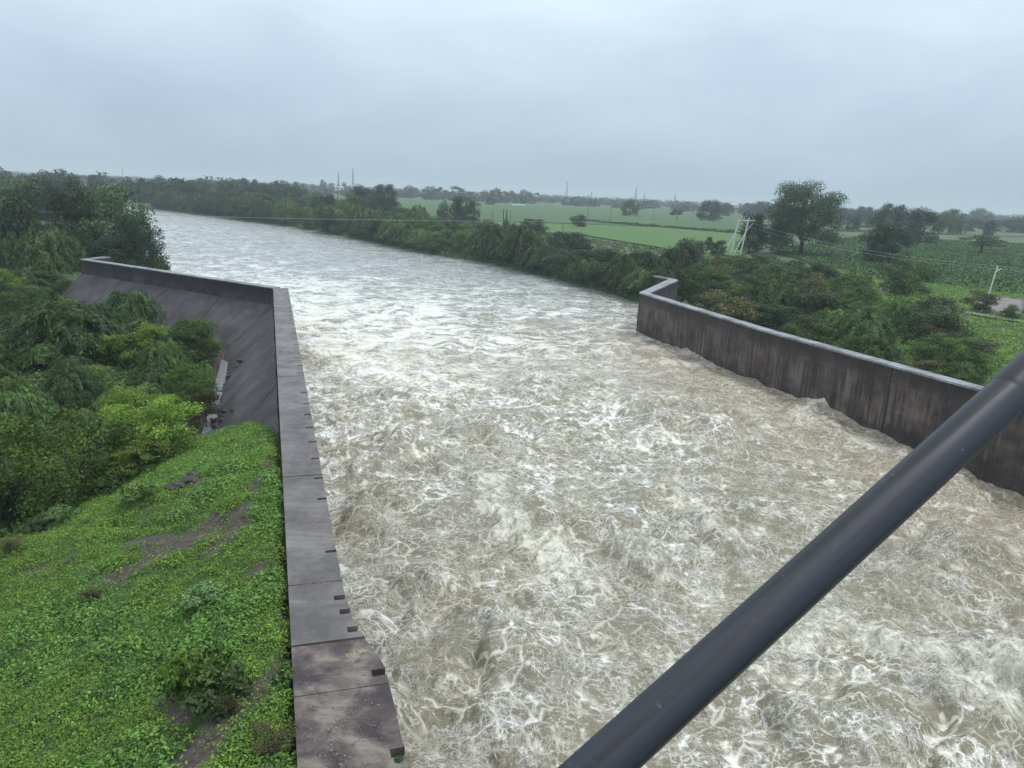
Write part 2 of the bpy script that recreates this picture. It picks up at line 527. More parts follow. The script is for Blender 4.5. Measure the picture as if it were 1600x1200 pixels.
    f2 = m.math('MULTIPLY', ff, m.rng(far_a, 0, 1, 1, .85))
    fb = m.N("ShaderNodeMix", _data_type='FLOAT'); m.l.new(m.attr('mid'), fb.inputs[0]); m.l.new(f, fb.inputs[2]); m.l.new(f2, fb.inputs[3])
    f = fb.outputs[0]
    cf = m.rng(m.math('ADD', crest_a, m.math('MULTIPLY', m.math('SUBTRACT', m.noise(q, 2.4, 9, .80), .5), 4.2)), .45, 1.25)
    f = m.math('MAXIMUM', f, m.math('MULTIPLY', cf, .9), True)
    wat = m.mix(m.noise(p, .25, 4, .6), (.150, .132, .082), (.235, .210, .140))
    wat = m.mix(m.math('MULTIPLY', brown_a, .8), wat, (.255, .195, .130))
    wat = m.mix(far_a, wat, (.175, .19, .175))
    foam = m.mix(m.rng(m.noise(p, .35, 4), .4, .6), (.82, .79, .69), (.92, .92, .88))
    foam = m.mix(m.math('MULTIPLY', cf, .85), foam, (.84, .81, .68))
    foam = m.mix(m.math('MULTIPLY', brown_a, .5), foam, (.62, .56, .45))
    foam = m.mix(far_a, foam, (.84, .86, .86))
    f = m.math('MULTIPLY', f, m.rng(m.noise(p, 9, 5, .75), .30, .52, .62, 1.0))
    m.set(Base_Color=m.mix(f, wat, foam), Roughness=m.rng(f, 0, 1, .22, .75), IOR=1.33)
    m.b.inputs['Specular IOR Level'].default_value = .5
    hb = m.math('ADD', m.math('MULTIPLY', m.noise(q, 3.2, 6, .65), 1.0), m.math('MULTIPLY', f, .35))
    m.bump(hb, .6, .16)
    me = mesh_np('river', V, grid_faces(ny, nx), m.m, True, pattr=dict(mid=midd.ravel(), white=white.ravel(), far=far.ravel(), crest=crest.ravel(),
                 crease=crease.ravel(), brown=brown.ravel()))
    tag(link('river', me), kind='structure')
    return yy, xl, xr, V.reshape(ny, nx, 3), crest


WAT = build_water()

# spray thrown up by the breaking crests: droplets too many to count
def build_spray():
    V = WAT[3].reshape(-1, 3); cr = WAT[4].ravel()
    w = np.clip(cr - .64, 0, 1) * (V[:, 1] < 75); w = w / w.sum()
    idx = rng.choice(len(V), 12000, p=w)
    P_ = V[idx] + rng.normal(0, .08, (len(idx), 3)); P_[:, 2] += np.abs(rng.normal(0, .2, len(idx))) + .01
    s = rng.uniform(.005, .018, len(idx))
    T = np.array([[1, 0, -.7], [-1, 0, -.7], [0, 1, .7], [0, -1, .7]])
    VV = (P_[:, None] + T[None] * s[:, None, None]).reshape(-1, 3)
    F = (np.arange(len(idx))[:, None, None] * 4 + np.array([[0, 1, 2], [0, 3, 1], [0, 2, 3], [1, 3, 2]])[None]).reshape(-1, 3)
    me = mesh_np('spray', VV, F, plain('spray_white', (.78, .77, .70), .6))
    tag(link('water_spray', me), 'fine white droplets thrown up by the breaking crests of the brown water', 'spray', kind='stuff')
build_spray()

# ------------------------------------------------------------------ concrete
def concrete_face(name, base, light, dark, streak=1.0, rough=.8):
    m = NM(name)
    p = m.pos()
    sv = m.N("ShaderNodeMapping", Scale=(2.4, 2.4, .10)); m.l.new(p, sv.inputs[0])
    st = m.noise(sv.outputs[0], 1.0, 7, .68); st2 = m.noise(sv.outputs[0], 3.3, 5, .7)
    blot = m.noise(p, .45, 6, .62); fine = m.noise(p, 7, 6, .7)
    c = m.ramp(blot, [(.35, dark), (.52, base), (.68, tuple((a + b) / 2 for a, b in zip(base, light)))])
    c = m.mix(m.math('MULTIPLY', m.rng(st, .47, .60), .85 * streak), c, dark)
    c = m.mix(m.math('MULTIPLY', m.rng(st2, .56, .66), .55 * streak), c, light)
    sx = m.N("ShaderNodeSeparateXYZ"); m.l.new(p, sx.inputs[0])
    # black algae band hanging from the top
    band = m.math('ADD', sx.outputs['Z'], m.math('MULTIPLY', m.math('SUBTRACT', st, .5), -4.5))
    c = m.mix(m.math('MULTIPLY', m.rng(band, 3.2, 4.6), .75 * streak), c, tuple(a * .55 for a in dark))
    wet = m.math('ADD', sx.outputs['Z'], m.math('MULTIPLY', m.math('SUBTRACT', blot, .5), 2.5))
    c = m.mix(m.rng(wet, .9, .2, 0, .6), c, dark)
    # form-board lift lines
    wv = m.math('FRACT', m.math('MULTIPLY', sx.outputs['Z'], .55))
    ln = m.math('MULTIPLY', m.rng(wv, 0, .035, 1, 0), m.rng(blot, .4, .6))
    c = m.mix(m.math('MULTIPLY', ln, .35), c, light)
    c = m.mix(m.math('MULTIPLY', m.rng(m.noise(p, 2.3, 4, .6), .66, .72), .5), c, light)
    m.set(Base_Color=c, Roughness=rough)
    m.bump(m.math('ADD', m.math('MULTIPLY', fine, .5), m.math('ADD', st2, ln)), .55, .06)
    return m.m


def concrete_top(name, base, light, dark, rough=.45, sc_=1.0, cross=(0, 0, 0)):
    m = NM(name)
    p = m.pos()
    big = m.noise(p, .55 * sc_, 6, .62, .4); mid = m.noise(p, 2.4 * sc_, 6, .65); fine = m.noise(p, 16, 5, .7)
    # trowel drag marks across the top
    mp = m.N("ShaderNodeMapping", Scale=(.35, 3.2, 1), Rotation=(0, 0, -.31)); m.l.new(p, mp.inputs[0])
    drag = m.noise(mp.outputs[0], 1.6, 5, .6)
    c = m.ramp(big, [(.38, dark), (.5, base), (.62, light)])
    c = m.mix(m.rng(m.noise(p, 1.1 * sc_, 7, .7, 1.2), .56, .66, 0, .55), c, dark)
    c = m.mix(m.rng(drag, .35, .7, 0, .45), c, dark)
    c = m.mix(m.rng(mid, .55, .75, 0, .5), c, light)
    c = m.mix(m.rng(m.noise(p, 5, 5, .7), .64, .70, 0, .6), c, tuple(a * .45 for a in dark))
    m.set(Base_Color=c, Roughness=m.rng(mid, .3, .7, rough - .12, rough + .2))
    m.bump(m.math('ADD', m.math('MULTIPLY', fine, .4), drag), .35, .03)
    return m.m


M_RFACE = concrete_face('stained_wall_concrete', (.096, .070, .061), (.24, .195, .168), (.030, .022, .021))
M_RTOP = concrete_top('grey_coping_concrete', (.26, .27, .29), (.36, .37, .39), (.12, .12, .13))
M_LTOP = concrete_top('grey_wall_top_concrete', (.132, .116, .112), (.195, .176, .168), (.080, .069, .068))
M_LTOP2 = concrete_top('brown_weathered_concrete', (.110, .088, .080), (.235, .200, .170), (.040, .030, .034), .7, 1.8)
M_LBODY = concrete_face('dark_wall_concrete', (.062, .048, .050), (.16, .135, .13), (.024, .018, .021))
M_POCKET = plain('black_pocket_floor', (.012, .010, .014), .5)
M_DITCH = plain('pale_channel_concrete', (.17, .165, .17), .4, var=.5, scale=1.4)


def prism(bm, poly, z0, z1):
    lo = [bm.verts.new((x, y, z0)) for x, y in poly]; hi = [bm.verts.new((x, y, z1)) for x, y in poly]
    n = len(poly)
    for i in range(n): bm.faces.new((lo[i], lo[(i + 1) % n], hi[(i + 1) % n], hi[i]))
    bm.faces.new(hi); bm.faces.new(lo[::-1])


def bm_mesh(bm, name, mat, smooth=False):
    bmesh.ops.recalc_face_normals(bm, faces=bm.faces)
    bmesh.ops.triangulate(bm, faces=[f for f in bm.faces if len(f.verts) > 4])
    me = bpy.data.meshes.new(name); bm.to_mesh(me); bm.free(); me.materials.append(mat)
    if smooth:
        for pgn in me.polygons: pgn.use_smooth = True
    return me


def LP(s, off):
    """point on the left wall: s metres along from LW0, off metres towards the water from the land edge"""
    return (LW0[0] + LU[0] * s - LN[0] * off, LW0[1] + LU[1] * s - LN[1] * off)


def s_of(px, py):
    x, y = at(px, py, WTOP); return (x - LW0[0]) * LU[0] + (y - LW0[1]) * LU[1]


LWL = float(np.hypot(LW1[0] - LW0[0], LW1[1] - LW0[1]))


def wall_w(s):
    return float(np.interp(s, [0, 12.3, 14.2, 15.8, LWL], [2.15, 2.10, 1.62, 1.48, 1.55]))


def merge_edge(wat, extra):
    base = [w for w in wat if w not in extra]
    for q in sorted(extra):
        for i in range(len(base) - 1):
            if base[i][0] <= q[0] < base[i + 1][0]: base.insert(i + 1, q); break
    return base


def build_left_wall():
    root = empty('retaining_wall', (*LP(30, .7), 0))
    tag(root, 'long grey concrete wall left of the river with black pockets along its water edge', 'wall')
    inv = Matrix.Translation(-root.location)

    def put(name, bm, mat):
        me = bm_mesh(bm, name, mat); me.transform(inv); return link(name, me, root)
    joints = sorted([0.0, s_of(468, 1085) - 0.0, s_of(462, 1008), s_of(457, 915), s_of(449, 822), s_of(445, 745), s_of(440, 665), s_of(436, 588), s_of(432, 512), s_of(430, 476), LWL])
    pock = [(1150 + 22), 1048, 980, 953, 932, 861, 818, 778, 746, 716, 690, 668, 647, 630, 613, 583, 571, 559, 538, 529, 520.5, 513, 506, 499.5, 493, 487, 481, 470, 465, 460.5, 456]
    ps = []
    for py in pock:
        pxr = np.interp(py, [450, 600, 665, 740, 815, 915, 990, 1050, 1120, 1190], [453, 478, 497, 506, 519, 535, 582, 590, 612, 626])
        ps.append(s_of(pxr, py))
    D = .30                                                # depth of the pockets
    for j, (a, b) in enumerate(zip(joints[:-1], joints[1:])):
        g = .011
        a_, b_ = a + g, b - g
        tex = M_LTOP2 if b_ < s_of(462, 1008) + .3 else M_LTOP
        dz = [0, 0, .0, .02, -.015, .01, -.01, .012, 0, .01, 0][j % 11]
        dz = [-.05, -.045, 0, .012, -.01, .01, -.012, .008, -.006, 0, 0][j % 11]
        # notched outline
        out = [LP(a_, 0)]
        nst = max(2, int((b_ - a_) / 1.0))
        wat = [(a_, wall_w(a_))]
        inside = sorted(p for p in ps if a_ + .25 < p < b_ - .25)
        brk = [s for s in (12.3, 14.2, 15.8) if a_ < s < b_ and all(abs(s - p) > .25 for p in inside)]
        for s, kind in sorted([(p, 'n') for p in inside] + [(q, 'b') for q in brk]):
            w = wall_w(s)
            if kind == 'b': wat.append((s, w)); continue
            h = .082 if s > 16.3 else .125
            dp = random.uniform(.28, .38)
            wat += [(s - h, wall_w(s - h)), (s - h, w - dp), (s + h, w - dp), (s + h, wall_w(s + h))]
        wat.append((b_, wall_w(b_)))
        extra = [(q, wall_w(q) - random.choice([0, 0, .006, .012, .02, .035])) for q in np.arange(a_ + .3, b_ - .2, .31) if all(abs(q - p) > .26 for p in inside) and all(abs(q - z_) > .1 for z_ in brk)]
        wat = [w_ for w_ in wat] + extra
        wat = sorted(wat, key=lambda w_: (round(w_[0], 4),)) if not inside else merge_edge(wat, extra)
        out = [LP(a_, 0)] + [LP(s, w) for s, w in wat] + [LP(b_, 0)]
        bm = bmesh.new(); prism(bm, out, WTOP - D, WTOP + dz); put('cap_slab', bm, tex)
    # body below the slabs
    for a, b in zip(joints[:-1], joints[1:]):
        ss = [a + .004, *[q for q in (12.3, 14.2, 15.8) if a < q < b], b - .004]
        poly = [LP(s, wall_w(s) - .0) for s in ss] + [LP(s, .004) for s in reversed(ss)]
        bm = bmesh.new(); prism(bm, poly, -4, WTOP - D - .004); put('wall_segment', bm, M_LBODY)
    for p in ps:                                           # near-black floors of the pockets
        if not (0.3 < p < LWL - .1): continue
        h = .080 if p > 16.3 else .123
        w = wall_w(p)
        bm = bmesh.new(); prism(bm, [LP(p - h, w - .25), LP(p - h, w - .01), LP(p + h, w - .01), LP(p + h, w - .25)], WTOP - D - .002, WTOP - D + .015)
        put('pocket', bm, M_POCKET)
    # painted level mark, read from the land side
    cu = bpy.data.curves.new('painted_level', 'FONT'); cu.body = '225.50'; cu.size = .17; cu.space_character = 1.1
    tx = bpy.data.objects.new('painted_level', cu)
    m = NM('old_yellow_paint')
    n = m.noise(m.pos(), 22, 4, .7)
    m.set(Base_Color=m.mix(m.rng(n, .52, .66), (.46, .40, .10), (.16, .14, .10)), Roughness=.8)
    COL.objects.link(tx)
    dg = bpy.context.evaluated_depsgraph_get(); me = bpy.data.meshes.new_from_object(tx.evaluated_get(dg)); bpy.data.objects.remove(tx)
    me.materials.clear(); me.materials.append(m.m); me.name = 'painted_level'
    x, y = at(541, 1024, WTOP); x2, y2 = at(576, 1014, WTOP)
    me.transform(Matrix.Translation((x, y, WTOP - .045 + .003)) @ Matrix.Rotation(math.atan2(y2 - y, x2 - x), 4, 'Z')); me.transform(inv)
    tx = link('painted_level', me, root); tx['label'] = 'faded yellow painted number 225.50'
    return root, joints


LROOT, LJ = build_left_wall()


def build_debris():
    r = np.random.default_rng(12)
    pts = []
    s1 = s_of(457, 915)
    for n, s0, ss_, w0, w1, h in ((900, s1 + .12, .10, .15, 1.35, 1), (500, s1 + .25, .22, .3, 1.0, 1), (800, 9.9, 1.1, .05, 1.8, 0), (300, s_of(449, 822) + .1, .25, .5, 1.3, 0)):
        ss2 = s0 + r.normal(0, ss_, n); ww = r.uniform(w0, w1, n)
        for a_, b_ in zip(ss2, ww):
            x, y = LP(a_, min(b_, wall_w(a_) - .12)); pts.append((x, y, r.uniform(.004, .012) + .014 * (r.random() > .93)))
    pts = np.array(pts)
    T = np.array([[1, 0, -.3], [-.9, .3, -.3], [0, 1, -.2], [.1, -.9, -.2], [0, .1, .7]])
    ang = r.uniform(0, 6.28, len(pts)); ca, sa = np.cos(ang), np.sin(ang)
    TT = np.stack([T[None, :, 0] * ca[:, None] - T[None, :, 1] * sa[:, None], T[None, :, 0] * sa[:, None] + T[None, :, 1] * ca[:, None], np.repeat(T[None, :, 2], len(pts), 0)], 2)
    V = (np.column_stack([pts[:, 0], pts[:, 1], np.full(len(pts), WTOP + .004)])[:, None] + TT * pts[:, 2][:, None, None]).reshape(-1, 3)
    F = (np.arange(len(pts))[:, None, None] * 5 + np.array([[0, 2, 4], [2, 1, 4], [1, 3, 4], [3, 0, 4]])[None]).reshape(-1, 3)
    m = NM('pale_grit'); oi = m.noise(m.pos(), 40, 2)
    m.set(Base_Color=m.ramp(oi, [(.35, (.05, .04, .035)), (.5, (.30, .25, .19)), (.65, (.50, .44, .36))]), Roughness=.9)
    tag(link('grit', mesh_np('grit', V, F, m.m)), 'pale grit and crumbs of concrete lying on top of the left wall', 'grit', kind='stuff')
build_debris()


# sloping rubble-concrete aprons
def slab_mat():
    m = NM('dark_apron_mortar')
    p = m.pos()
    mp = m.N("ShaderNodeMapping", Scale=(1, 1, 1), Rotation=(0, 0, -.31)); m.l.new(p, mp.inputs[0])
    mp2 = m.N("ShaderNodeMapping", Scale=(.22, 2.6, .22)); m.l.new(mp.outputs[0], mp2.inputs[0])
    drag = m.noise(mp2.outputs[0], 1.4, 6, .65)
    big = m.noise(p, .4, 6, .6); fine = m.noise(p, 6, 6, .7)
    c = m.ramp(big, [(.36, (.028, .022, .026)), (.5, (.052, .044, .048)), (.66, (.096, .084, .088))])
    c = m.mix(m.rng(drag, .42, .62, 0, .6), c, (.034, .028, .034))
    c = m.mix(m.rng(m.noise(p, 1.3, 6, .7), .60, .72, 0, .6), c, (.135, .122, .128))
    c = m.mix(m.rng(m.noise(p, .9, 3, .5), .66, .70, 0, .5), c, (.09, .06, .06))
    m.set(Base_Color=c, Roughness=.62)
    m.bump(m.math('ADD', drag, m.math('MULTIPLY', fine, .6)), .7, .10)
    return m.m


M_APR = slab_mat()
M_GAP = plain('black_joint', (.015, .013, .015), .9)


def patch(name, A, B, C, D, nrm, parent, mat, seed, nu=60, nv=40, amp=.05, thick=.12, ragged=0.):
    """bilinear sheet A-B (top) D-C (bottom) with relief along nrm and side walls"""
    A, B, C, D = map(np.array, (A, B, C, D))
    u = np.linspace(0, 1, nu)[None, :, None]; v = np.linspace(0, 1, nv)[:, None, None]
    P_ = (A * (1 - u) + B * u) * (1 - v) + (D * (1 - u) + C * u) * v
    x, y = P_[..., 0], P_[..., 1]
    rel = amp * (fbm(x / 1.6, y / 1.6 + P_[..., 2], seed, 4, .55) + .6 * np.abs(gnoise(x * 1.7, y * .6, seed + 5)))
    # lift ledges that run down the slope
    rel = rel + amp * .9 * (np.floor(u[..., 0] * 5 + .35 * gnoise(v[..., 0] * 3 + seed, u[..., 0] * 2)) % 2) * np.ones_like(rel)
    e_ = np.minimum(np.minimum(u[..., 0], 1 - u[..., 0]) * np.ones_like(rel), 1) * 40
    rel = rel * np.clip(e_, .2, 1)
    nrm = np.array(nrm) / np.linalg.norm(nrm)
    T = P_ + rel[..., None] * nrm
    Vt = T.reshape(-1, 3); Vb = (P_ - thick * nrm).reshape(-1, 3)
    F = grid_faces(nv, nu); off = nu * nv
    ring = list(range(nu)) + [i * nu + nu - 1 for i in range(1, nv)] + [nu * nv - 1 - i for i in range(1, nu)] + [(nv - 1 - i) * nu for i in range(1, nv)]
    ring = ring[:-1] if ring[-1] == 0 else ring
    R_ = np.array(ring); R2 = np.roll(R_, -1)
    S = np.stack([R_, R2, R2 + off, R_ + off], 1)
    me = mesh_np(name, np.concatenate([Vt, Vb]), np.concatenate([F, S]), mat, True)
    loc = parent.location
    me.transform(Matrix.Translation(-Vector(loc)))
    return link(name, me, parent)


AZ0, ASL = 3.15, .88                                   # top height of the aprons and their fall
VC = np.linalg.solve(np.array([LN, WN]), np.array([1., 1.]))


def apron_pt(s, d):
    """on the long wall's apron"""
    x, y = LP(s, -d - .02); return (x, y, AZ0 - ASL * d)


def build_left_apron():
    DB = 5.1
    # underlying bed seen only in the joints
    n = (LN[0] * ASL, LN[1] * ASL, 1)
    c_b = (LW1[0] + VC[0] * DB, LW1[1] + VC[1] * DB)
    sB = (c_b[0] - LW0[0]) * LU[0] + (c_b[1] - LW0[1]) * LU[1]
    cuts_top = [28, 36.5, 47.0, 59.0, 70.5, LWL]; cuts_bot = [26, 31.5, 41.0, 52.5, 63.5, sB]
    for i in range(5):
        g = .04
        patch('apron_panel', apron_pt(cuts_top[i] + g, 0), apron_pt(cuts_top[i + 1] - g, 0), apron_pt(cuts_bot[i + 1] - g, DB), apron_pt(cuts_bot[i] + g, DB), n, LROOT, M_APR, 100 + i * 7)
    patch('joint_bed', *(np.array(q) - np.array(n) * .1 for q in (apron_pt(28, 0), apron_pt(LWL, 0), apron_pt(sB, DB), apron_pt(26, DB))), n, LROOT, M_GAP, 1, 8, 8, 0)
build_left_apron()


def build_wing():
    root = empty('wing_wall', (*LW1, 0))
    tag(root, 'low dark concrete wing wall running left from the far end of the long left wall', 'wall')
    inv = Matrix.Translation(-root.location)
    th = 1.0
    C0 = (LW1[0], LW1[1]); b0 = np.array(C0) + 1.55 * (-LN) * 0
    o0 = np.array(LP(LWL, wall_w(LWL)))
    e1 = np.array(WE); e1b = e1 - WN * th
    ret = np.array((-57.2, 106.6)); retb = ret + np.array((1.35, -.3))
    # parapet with coping, a joint every ~9 m
    k = 4
    for i in range(k):
        a = WLEN * i / k + .012; b = WLEN * (i + 1) / k - .012
        pa, pb = np.array(C0) + WU * a, np.array(C0) + WU * b
        poly = [tuple(pa), tuple(pb), tuple(pb - WN * th), tuple(pa - WN * th)]
        bm = bmesh.new(); prism(bm, poly, -3, WTOP - .1); me = bm_mesh(bm, 'wall_segment', M_LBODY); me.transform(inv); link('wall_segment', me, root)
        poly = [tuple(pa + WN * .03), tuple(pb + WN * .03), tuple(pb - WN * (th + .03)), tuple(pa - WN * (th + .03))]
        bm = bmesh.new(); prism(bm, poly, WTOP - .097, WTOP + .004 * i + .003); me = bm_mesh(bm, 'coping', M_RTOP); me.transform(inv); link('coping', me, root)
    poly = [tuple(e1 + WU * .01), tuple(ret), tuple(retb), tuple(e1b + WU * .01)]
    bm = bmesh.new(); prism(bm, poly, -3, WTOP - .1); me = bm_mesh(bm, 'return_wall', M_LBODY); me.transform(inv); link('return_wall', me, root)
    bm = bmesh.new(); prism(bm, poly, WTOP - .097, WTOP + .006); me = bm_mesh(bm, 'coping', M_RTOP); me.transform(inv); link('coping', me, root)
    n = (WN[0] * ASL, WN[1] * ASL, 1)
    DB = 5.1

    def wp(s, d): q = np.array(C0) + WU * s + WN * (d + .02); return (q[0], q[1], AZ0 - ASL * d)
    cb = np.array(LW1) + VC * DB; sb = float((cb - np.array(C0)) @ WU)
    top = [0, 9, 18.5, 28, WLEN - .1]; bot = [sb, 8.5, 20.5, 30.2, WLEN - .1]
    for i in range(4):
        g = .04
        patch('apron_panel', wp(top[i] + g, 0), wp(top[i + 1] - g, 0), wp(bot[i + 1] - g, DB), wp(bot[i] + g, DB), n, root, M_APR, 200 + i * 9)
    patch('joint_bed', *(np.array(q) - np.array(n) * .1 for q in (wp(0, 0), wp(WLEN - .1, 0), wp(WLEN - .1, DB), wp(sb, DB))), n, root, M_GAP, 1, 8, 8, 0)
    return root
WROOT = build_wing()


# paved drain at the foot of the apron
def build_drain():
    pts = []
    bm = bmesh.new()
    a, b = apron_pt(24, 4.2), apron_pt(66, 4.2)
    prism(bm, [LP(25, -3.8), LP(70, -3.8), LP(72, -4.9), LP(25, -4.95)], -1.6, -.50)
    me = bm_mesh(bm, 'drain', M_DITCH)
    tag(link('drain_bed', me), kind='structure')
build_drain()


# broken stones where the apron has slumped
def rock_mesh(seed, mat, r=1.0):
    bm = bmesh.new(); bmesh.ops.create_icosphere(bm, subdivisions=2, radius=r)
    rr = random.Random(seed)
    for v in bm.verts:
        n_ = float(gnoise(np.array(v.co.x * 1.3 + seed), np.array(v.co.y * 1.3 + v.co.z * 1.7)))
        v.co = v.co * (1 + .45 * n_) ; v.co.z *= .7; v.co.x *= 1.25
    return bm_mesh(bm, 'stone', mat)


ORD0 = ['first', 'second', 'third', 'fourth', 'fifth', 'sixth', 'seventh', 'eighth', 'ninth']
M_STONE = plain('dark_broken_stone', (.05, .04, .045), .8, var=.5, scale=3)
ROCKS = [rock_mesh(i, M_STONE) for i in range(3)]
for (px, py, nst, where) in ((365, 580, 9, 'beside the far end of the drain'), (344, 648, 8, 'beside the near end of the drain'), (284, 762, 5, 'on the grassy bank edge')):
    for i in range(nst):
        cx, cy = (G(px, py, 0.5) if where.startswith('on') else at(px, py, .2))
        if where.startswith('on'):
            x, y = cx + rng.normal(0, .35), cy + rng.normal(0, .3); z = float(ground(np.array([x]), np.array([y]))[0]) + .1
        else:
            x, y = cx + rng.normal(0, .25) , cy + rng.normal(0, .9)
            t = (x - LW0[0]) * LN[0] + (y - LW0[1]) * LN[1]; z = max(AZ0 - ASL * t, -.4) + .06
        s = rng.uniform(.14, .36)
        if i == 0: spots = []
        spots.append((x, y, z, s)); continue
    for i, (x, y, z, s) in enumerate(sorted(spots, key=lambda q: q[0] / q[1])):
        o = link('stone', ROCKS[i % 3], None, (x, y, z), rng.uniform(0, 6), (s, s, s * .8))
        tag(o, ORD0[i] + ' loose dark stone from the left ' + where, 'stone',
            'broken stones ' + where)


def build_right_wall():
    root = empty('retaining_wall', (22.4, 67.4, 0))
    tag(root, 'tall stained concrete wall with pale coping on the right side of the river', 'wall')
    inv = Matrix.Translation(-root.location)
    # dense polyline
    P_ = np.array(RWP); seg = np.hypot(*np.diff(P_, axis=0).T); cum = np.concatenate([[0], np.cumsum(seg)])
    L = cum[-1]

    def pt(s): return np.array([np.interp(s, cum, P_[:, 0]), np.interp(s, cum, P_[:, 1])])

    def nrm(s):
        a, b = pt(max(0, s - 2)), pt(min(L, s + 2)); d = (b - a) / np.hypot(*(b - a)); return np.array([d[1], -d[0]])
    nn = nrm(5); sign = 1 if nn[0] > 0 else -1                # towards the land (right)
    TH = 1.05
    jn = list(np.linspace(0, L, 13))
    for i in range(12):
        a, b = jn[i], jn[i + 1]
        g = .012
        ss = np.linspace(a + g, b - g, 22)
        top_w = np.array([pt(s) for s in ss]); N_ = np.array([sign * nrm(s) for s in ss])
        zs = np.linspace(-4, WTOP - .16, 26)
        # water face with slight batter and board relief
        F_, V_ = [], []
        proud = (.022 if i % 2 else 0.)
        for z in zs:
            q = top_w - N_ * (.012 * (WTOP - z) * 1.0 + proud)
            rel = .014 * fbm(ss / 1.1 + i, np.full_like(ss, z / 1.4), 80, 3) + .018 * (np.floor((z + 4) / 1.8) % 2)
            q = q - N_ * rel[:, None]
            V_.append(np.column_stack([q, np.full(len(ss), z)]))
        V_ = np.array(V_); nv, nu = V_.shape[:2]
        back = top_w + N_ * (TH - .05)
        Vb = np.concatenate([np.column_stack([back, np.full(len(ss), WTOP - .16)]), np.column_stack([back, np.full(len(ss), -2.)])])
        V = np.concatenate([V_.reshape(-1, 3), Vb]); o = nv * nu
        F = [grid_faces(nv, nu)]
        i_ = np.arange(nu - 1)
        F.append(np.stack([o + i_, o + i_ + 1, o + nu + i_ + 1, o + nu + i_], 1))
        F.append(np.stack([(nv - 1) * nu + i_, (nv - 1) * nu + i_ + 1, o + i_ + 1, o + i_], 1))
        F.append(np.array([[0, (nv - 1) * nu, o, o + nu], [nu - 1, nv * nu - 1, o + nu - 1, o + 2 * nu - 1]]))
        me = mesh_np('wall_segment', V, np.concatenate(F), M_RFACE, False); me.transform(inv); link('wall_segment', me, root)
        # coping with a chipped edge
        ss = np.linspace(a + g * .3, b - g * .3, 40)
        T_ = np.array([pt(s) for s in ss]); N_ = np.array([sign * nrm(s) for s in ss])
        chip = .022 * rng.random(40) * (rng.random(40) > .55) + .03 * (rng.random(40) > .94)
        dz = .008 * (i % 3)
        c_o = T_ - N_ * (.05 - chip)[:, None]; c_i = T_ + N_ * TH
        bm = bmesh.new()
        rows = [[bm.verts.new((*c_o[j], WTOP - .155)) for j in range(40)], [bm.verts.new((*c_o[j], WTOP - .02 + dz)) for j in range(40)],
                [bm.verts.new((*(c_o[j] + N_[j] * (.02 + chip[j])), WTOP + dz)) for j in range(40)], [bm.verts.new((*c_i[j], WTOP + dz)) for j in range(40)],
                [bm.verts.new((*c_i[j], WTOP - .155)) for j in range(40)]]
        for r0, r1 in zip(rows, rows[1:] + rows[:1]):
            for j in range(39): bm.faces.new((r0[j], r0[j + 1], r1[j + 1], r1[j]))
        for j in (0, 39): bm.faces.new([r[j] for r in rows])
        me = bm_mesh(bm, 'coping', M_RTOP); me.transform(inv); link('coping', me, root)
    # end wing: A -> B -> C
    A, B, C_ = np.array((14.8, 92.12)), np.array((21.6, 109.5)), np.array((20.0, 113.6))
    A2, B2, C2 = np.array((16.0, 92.14)), np.array((22.7, 108.6)), np.array((21.3, 114.0))
    for nm, z0, z1, mt, gr in (('return_wall', -4, WTOP - .16, M_RFACE, 0), ('coping', WTOP - .155, WTOP + .01, M_RTOP, .04)):
        bm = bmesh.new(); prism(bm, [tuple(A + (-gr, .02)), tuple(A2 + (gr, .02)), tuple(B2 + (gr, 0)), tuple(B + (-gr, 0))], z0, z1)
        me = bm_mesh(bm, nm, mt); me.transform(inv); link(nm, me, root)
        bm = bmesh.new(); prism(bm, [tuple(B + (-gr, .02)), tuple(B2 + (gr, .02)), tuple(C2), tuple(C_)], z0, z1 - .003)
        me = bm_mesh(bm, nm, mt); me.transform(inv); link(nm, me, root)
    # tilted buttress slab just behind the end of the wall
    x, y = at(1062, 462, 3.4)
    bm = bmesh.new(); prism(bm, [(-.6, -1.6), (.6, -1.6), (.6, 1.6), (-.6, 1.6)], -.25, .25)
    me = bm_mesh(bm, 'buttress_slab', M_RTOP); me.transform(Matrix.Translation((21.4, 95.8, 3.0)) @ Matrix.Rotation(.9, 4, 'Y') @ Matrix.Rotation(-.4, 4, 'Z')); me.transform(inv)
    link('buttress_slab', me, root)
build_right_wall()


# ------------------------------------------------------------------ iron pipe in front of the viewer
def tube_np(path, radii, nseg=10, cap=True):
    path = np.array(path, float); radii = np.broadcast_to(np.array(radii, float), (len(path),))
    T = np.gradient(path, axis=0); T /= np.linalg.norm(T, axis=1)[:, None] + 1e-9
    ref = np.array([0., 0., 1.]) if abs(T[0, 2]) < .9 else np.array([1., 0., 0.])
    N1 = np.cross(T, ref); N1 /= np.linalg.norm(N1, axis=1)[:, None] + 1e-9; N2 = np.cross(T, N1)
    a = np.linspace(0, 2 * np.pi, nseg, endpoint=False)
    R_ = path[:, None] + radii[:, None, None] * (np.cos(a)[None, :, None] * N1[:, None] + np.sin(a)[None, :, None] * N2[:, None])
    n = len(path); V = R_.reshape(-1, 3)
    i = (np.arange(n - 1)[:, None] * nseg + np.arange(nseg)[None]).ravel(); j = (np.arange(n - 1)[:, None] * nseg + (np.arange(nseg)[None] + 1) % nseg).ravel()
    F = np.stack([i, j, j + nseg, i + nseg], 1)
    if cap:
        V = np.concatenate([V, path[:1], path[-1:]]); o = n * nseg
        b = np.arange(nseg); c = (b + 1) % nseg
        F = np.concatenate([F, np.stack([np.full(nseg, o), c, b, b], 1)[:, [0, 1, 2, 2]]]) if False else F
    return V, F


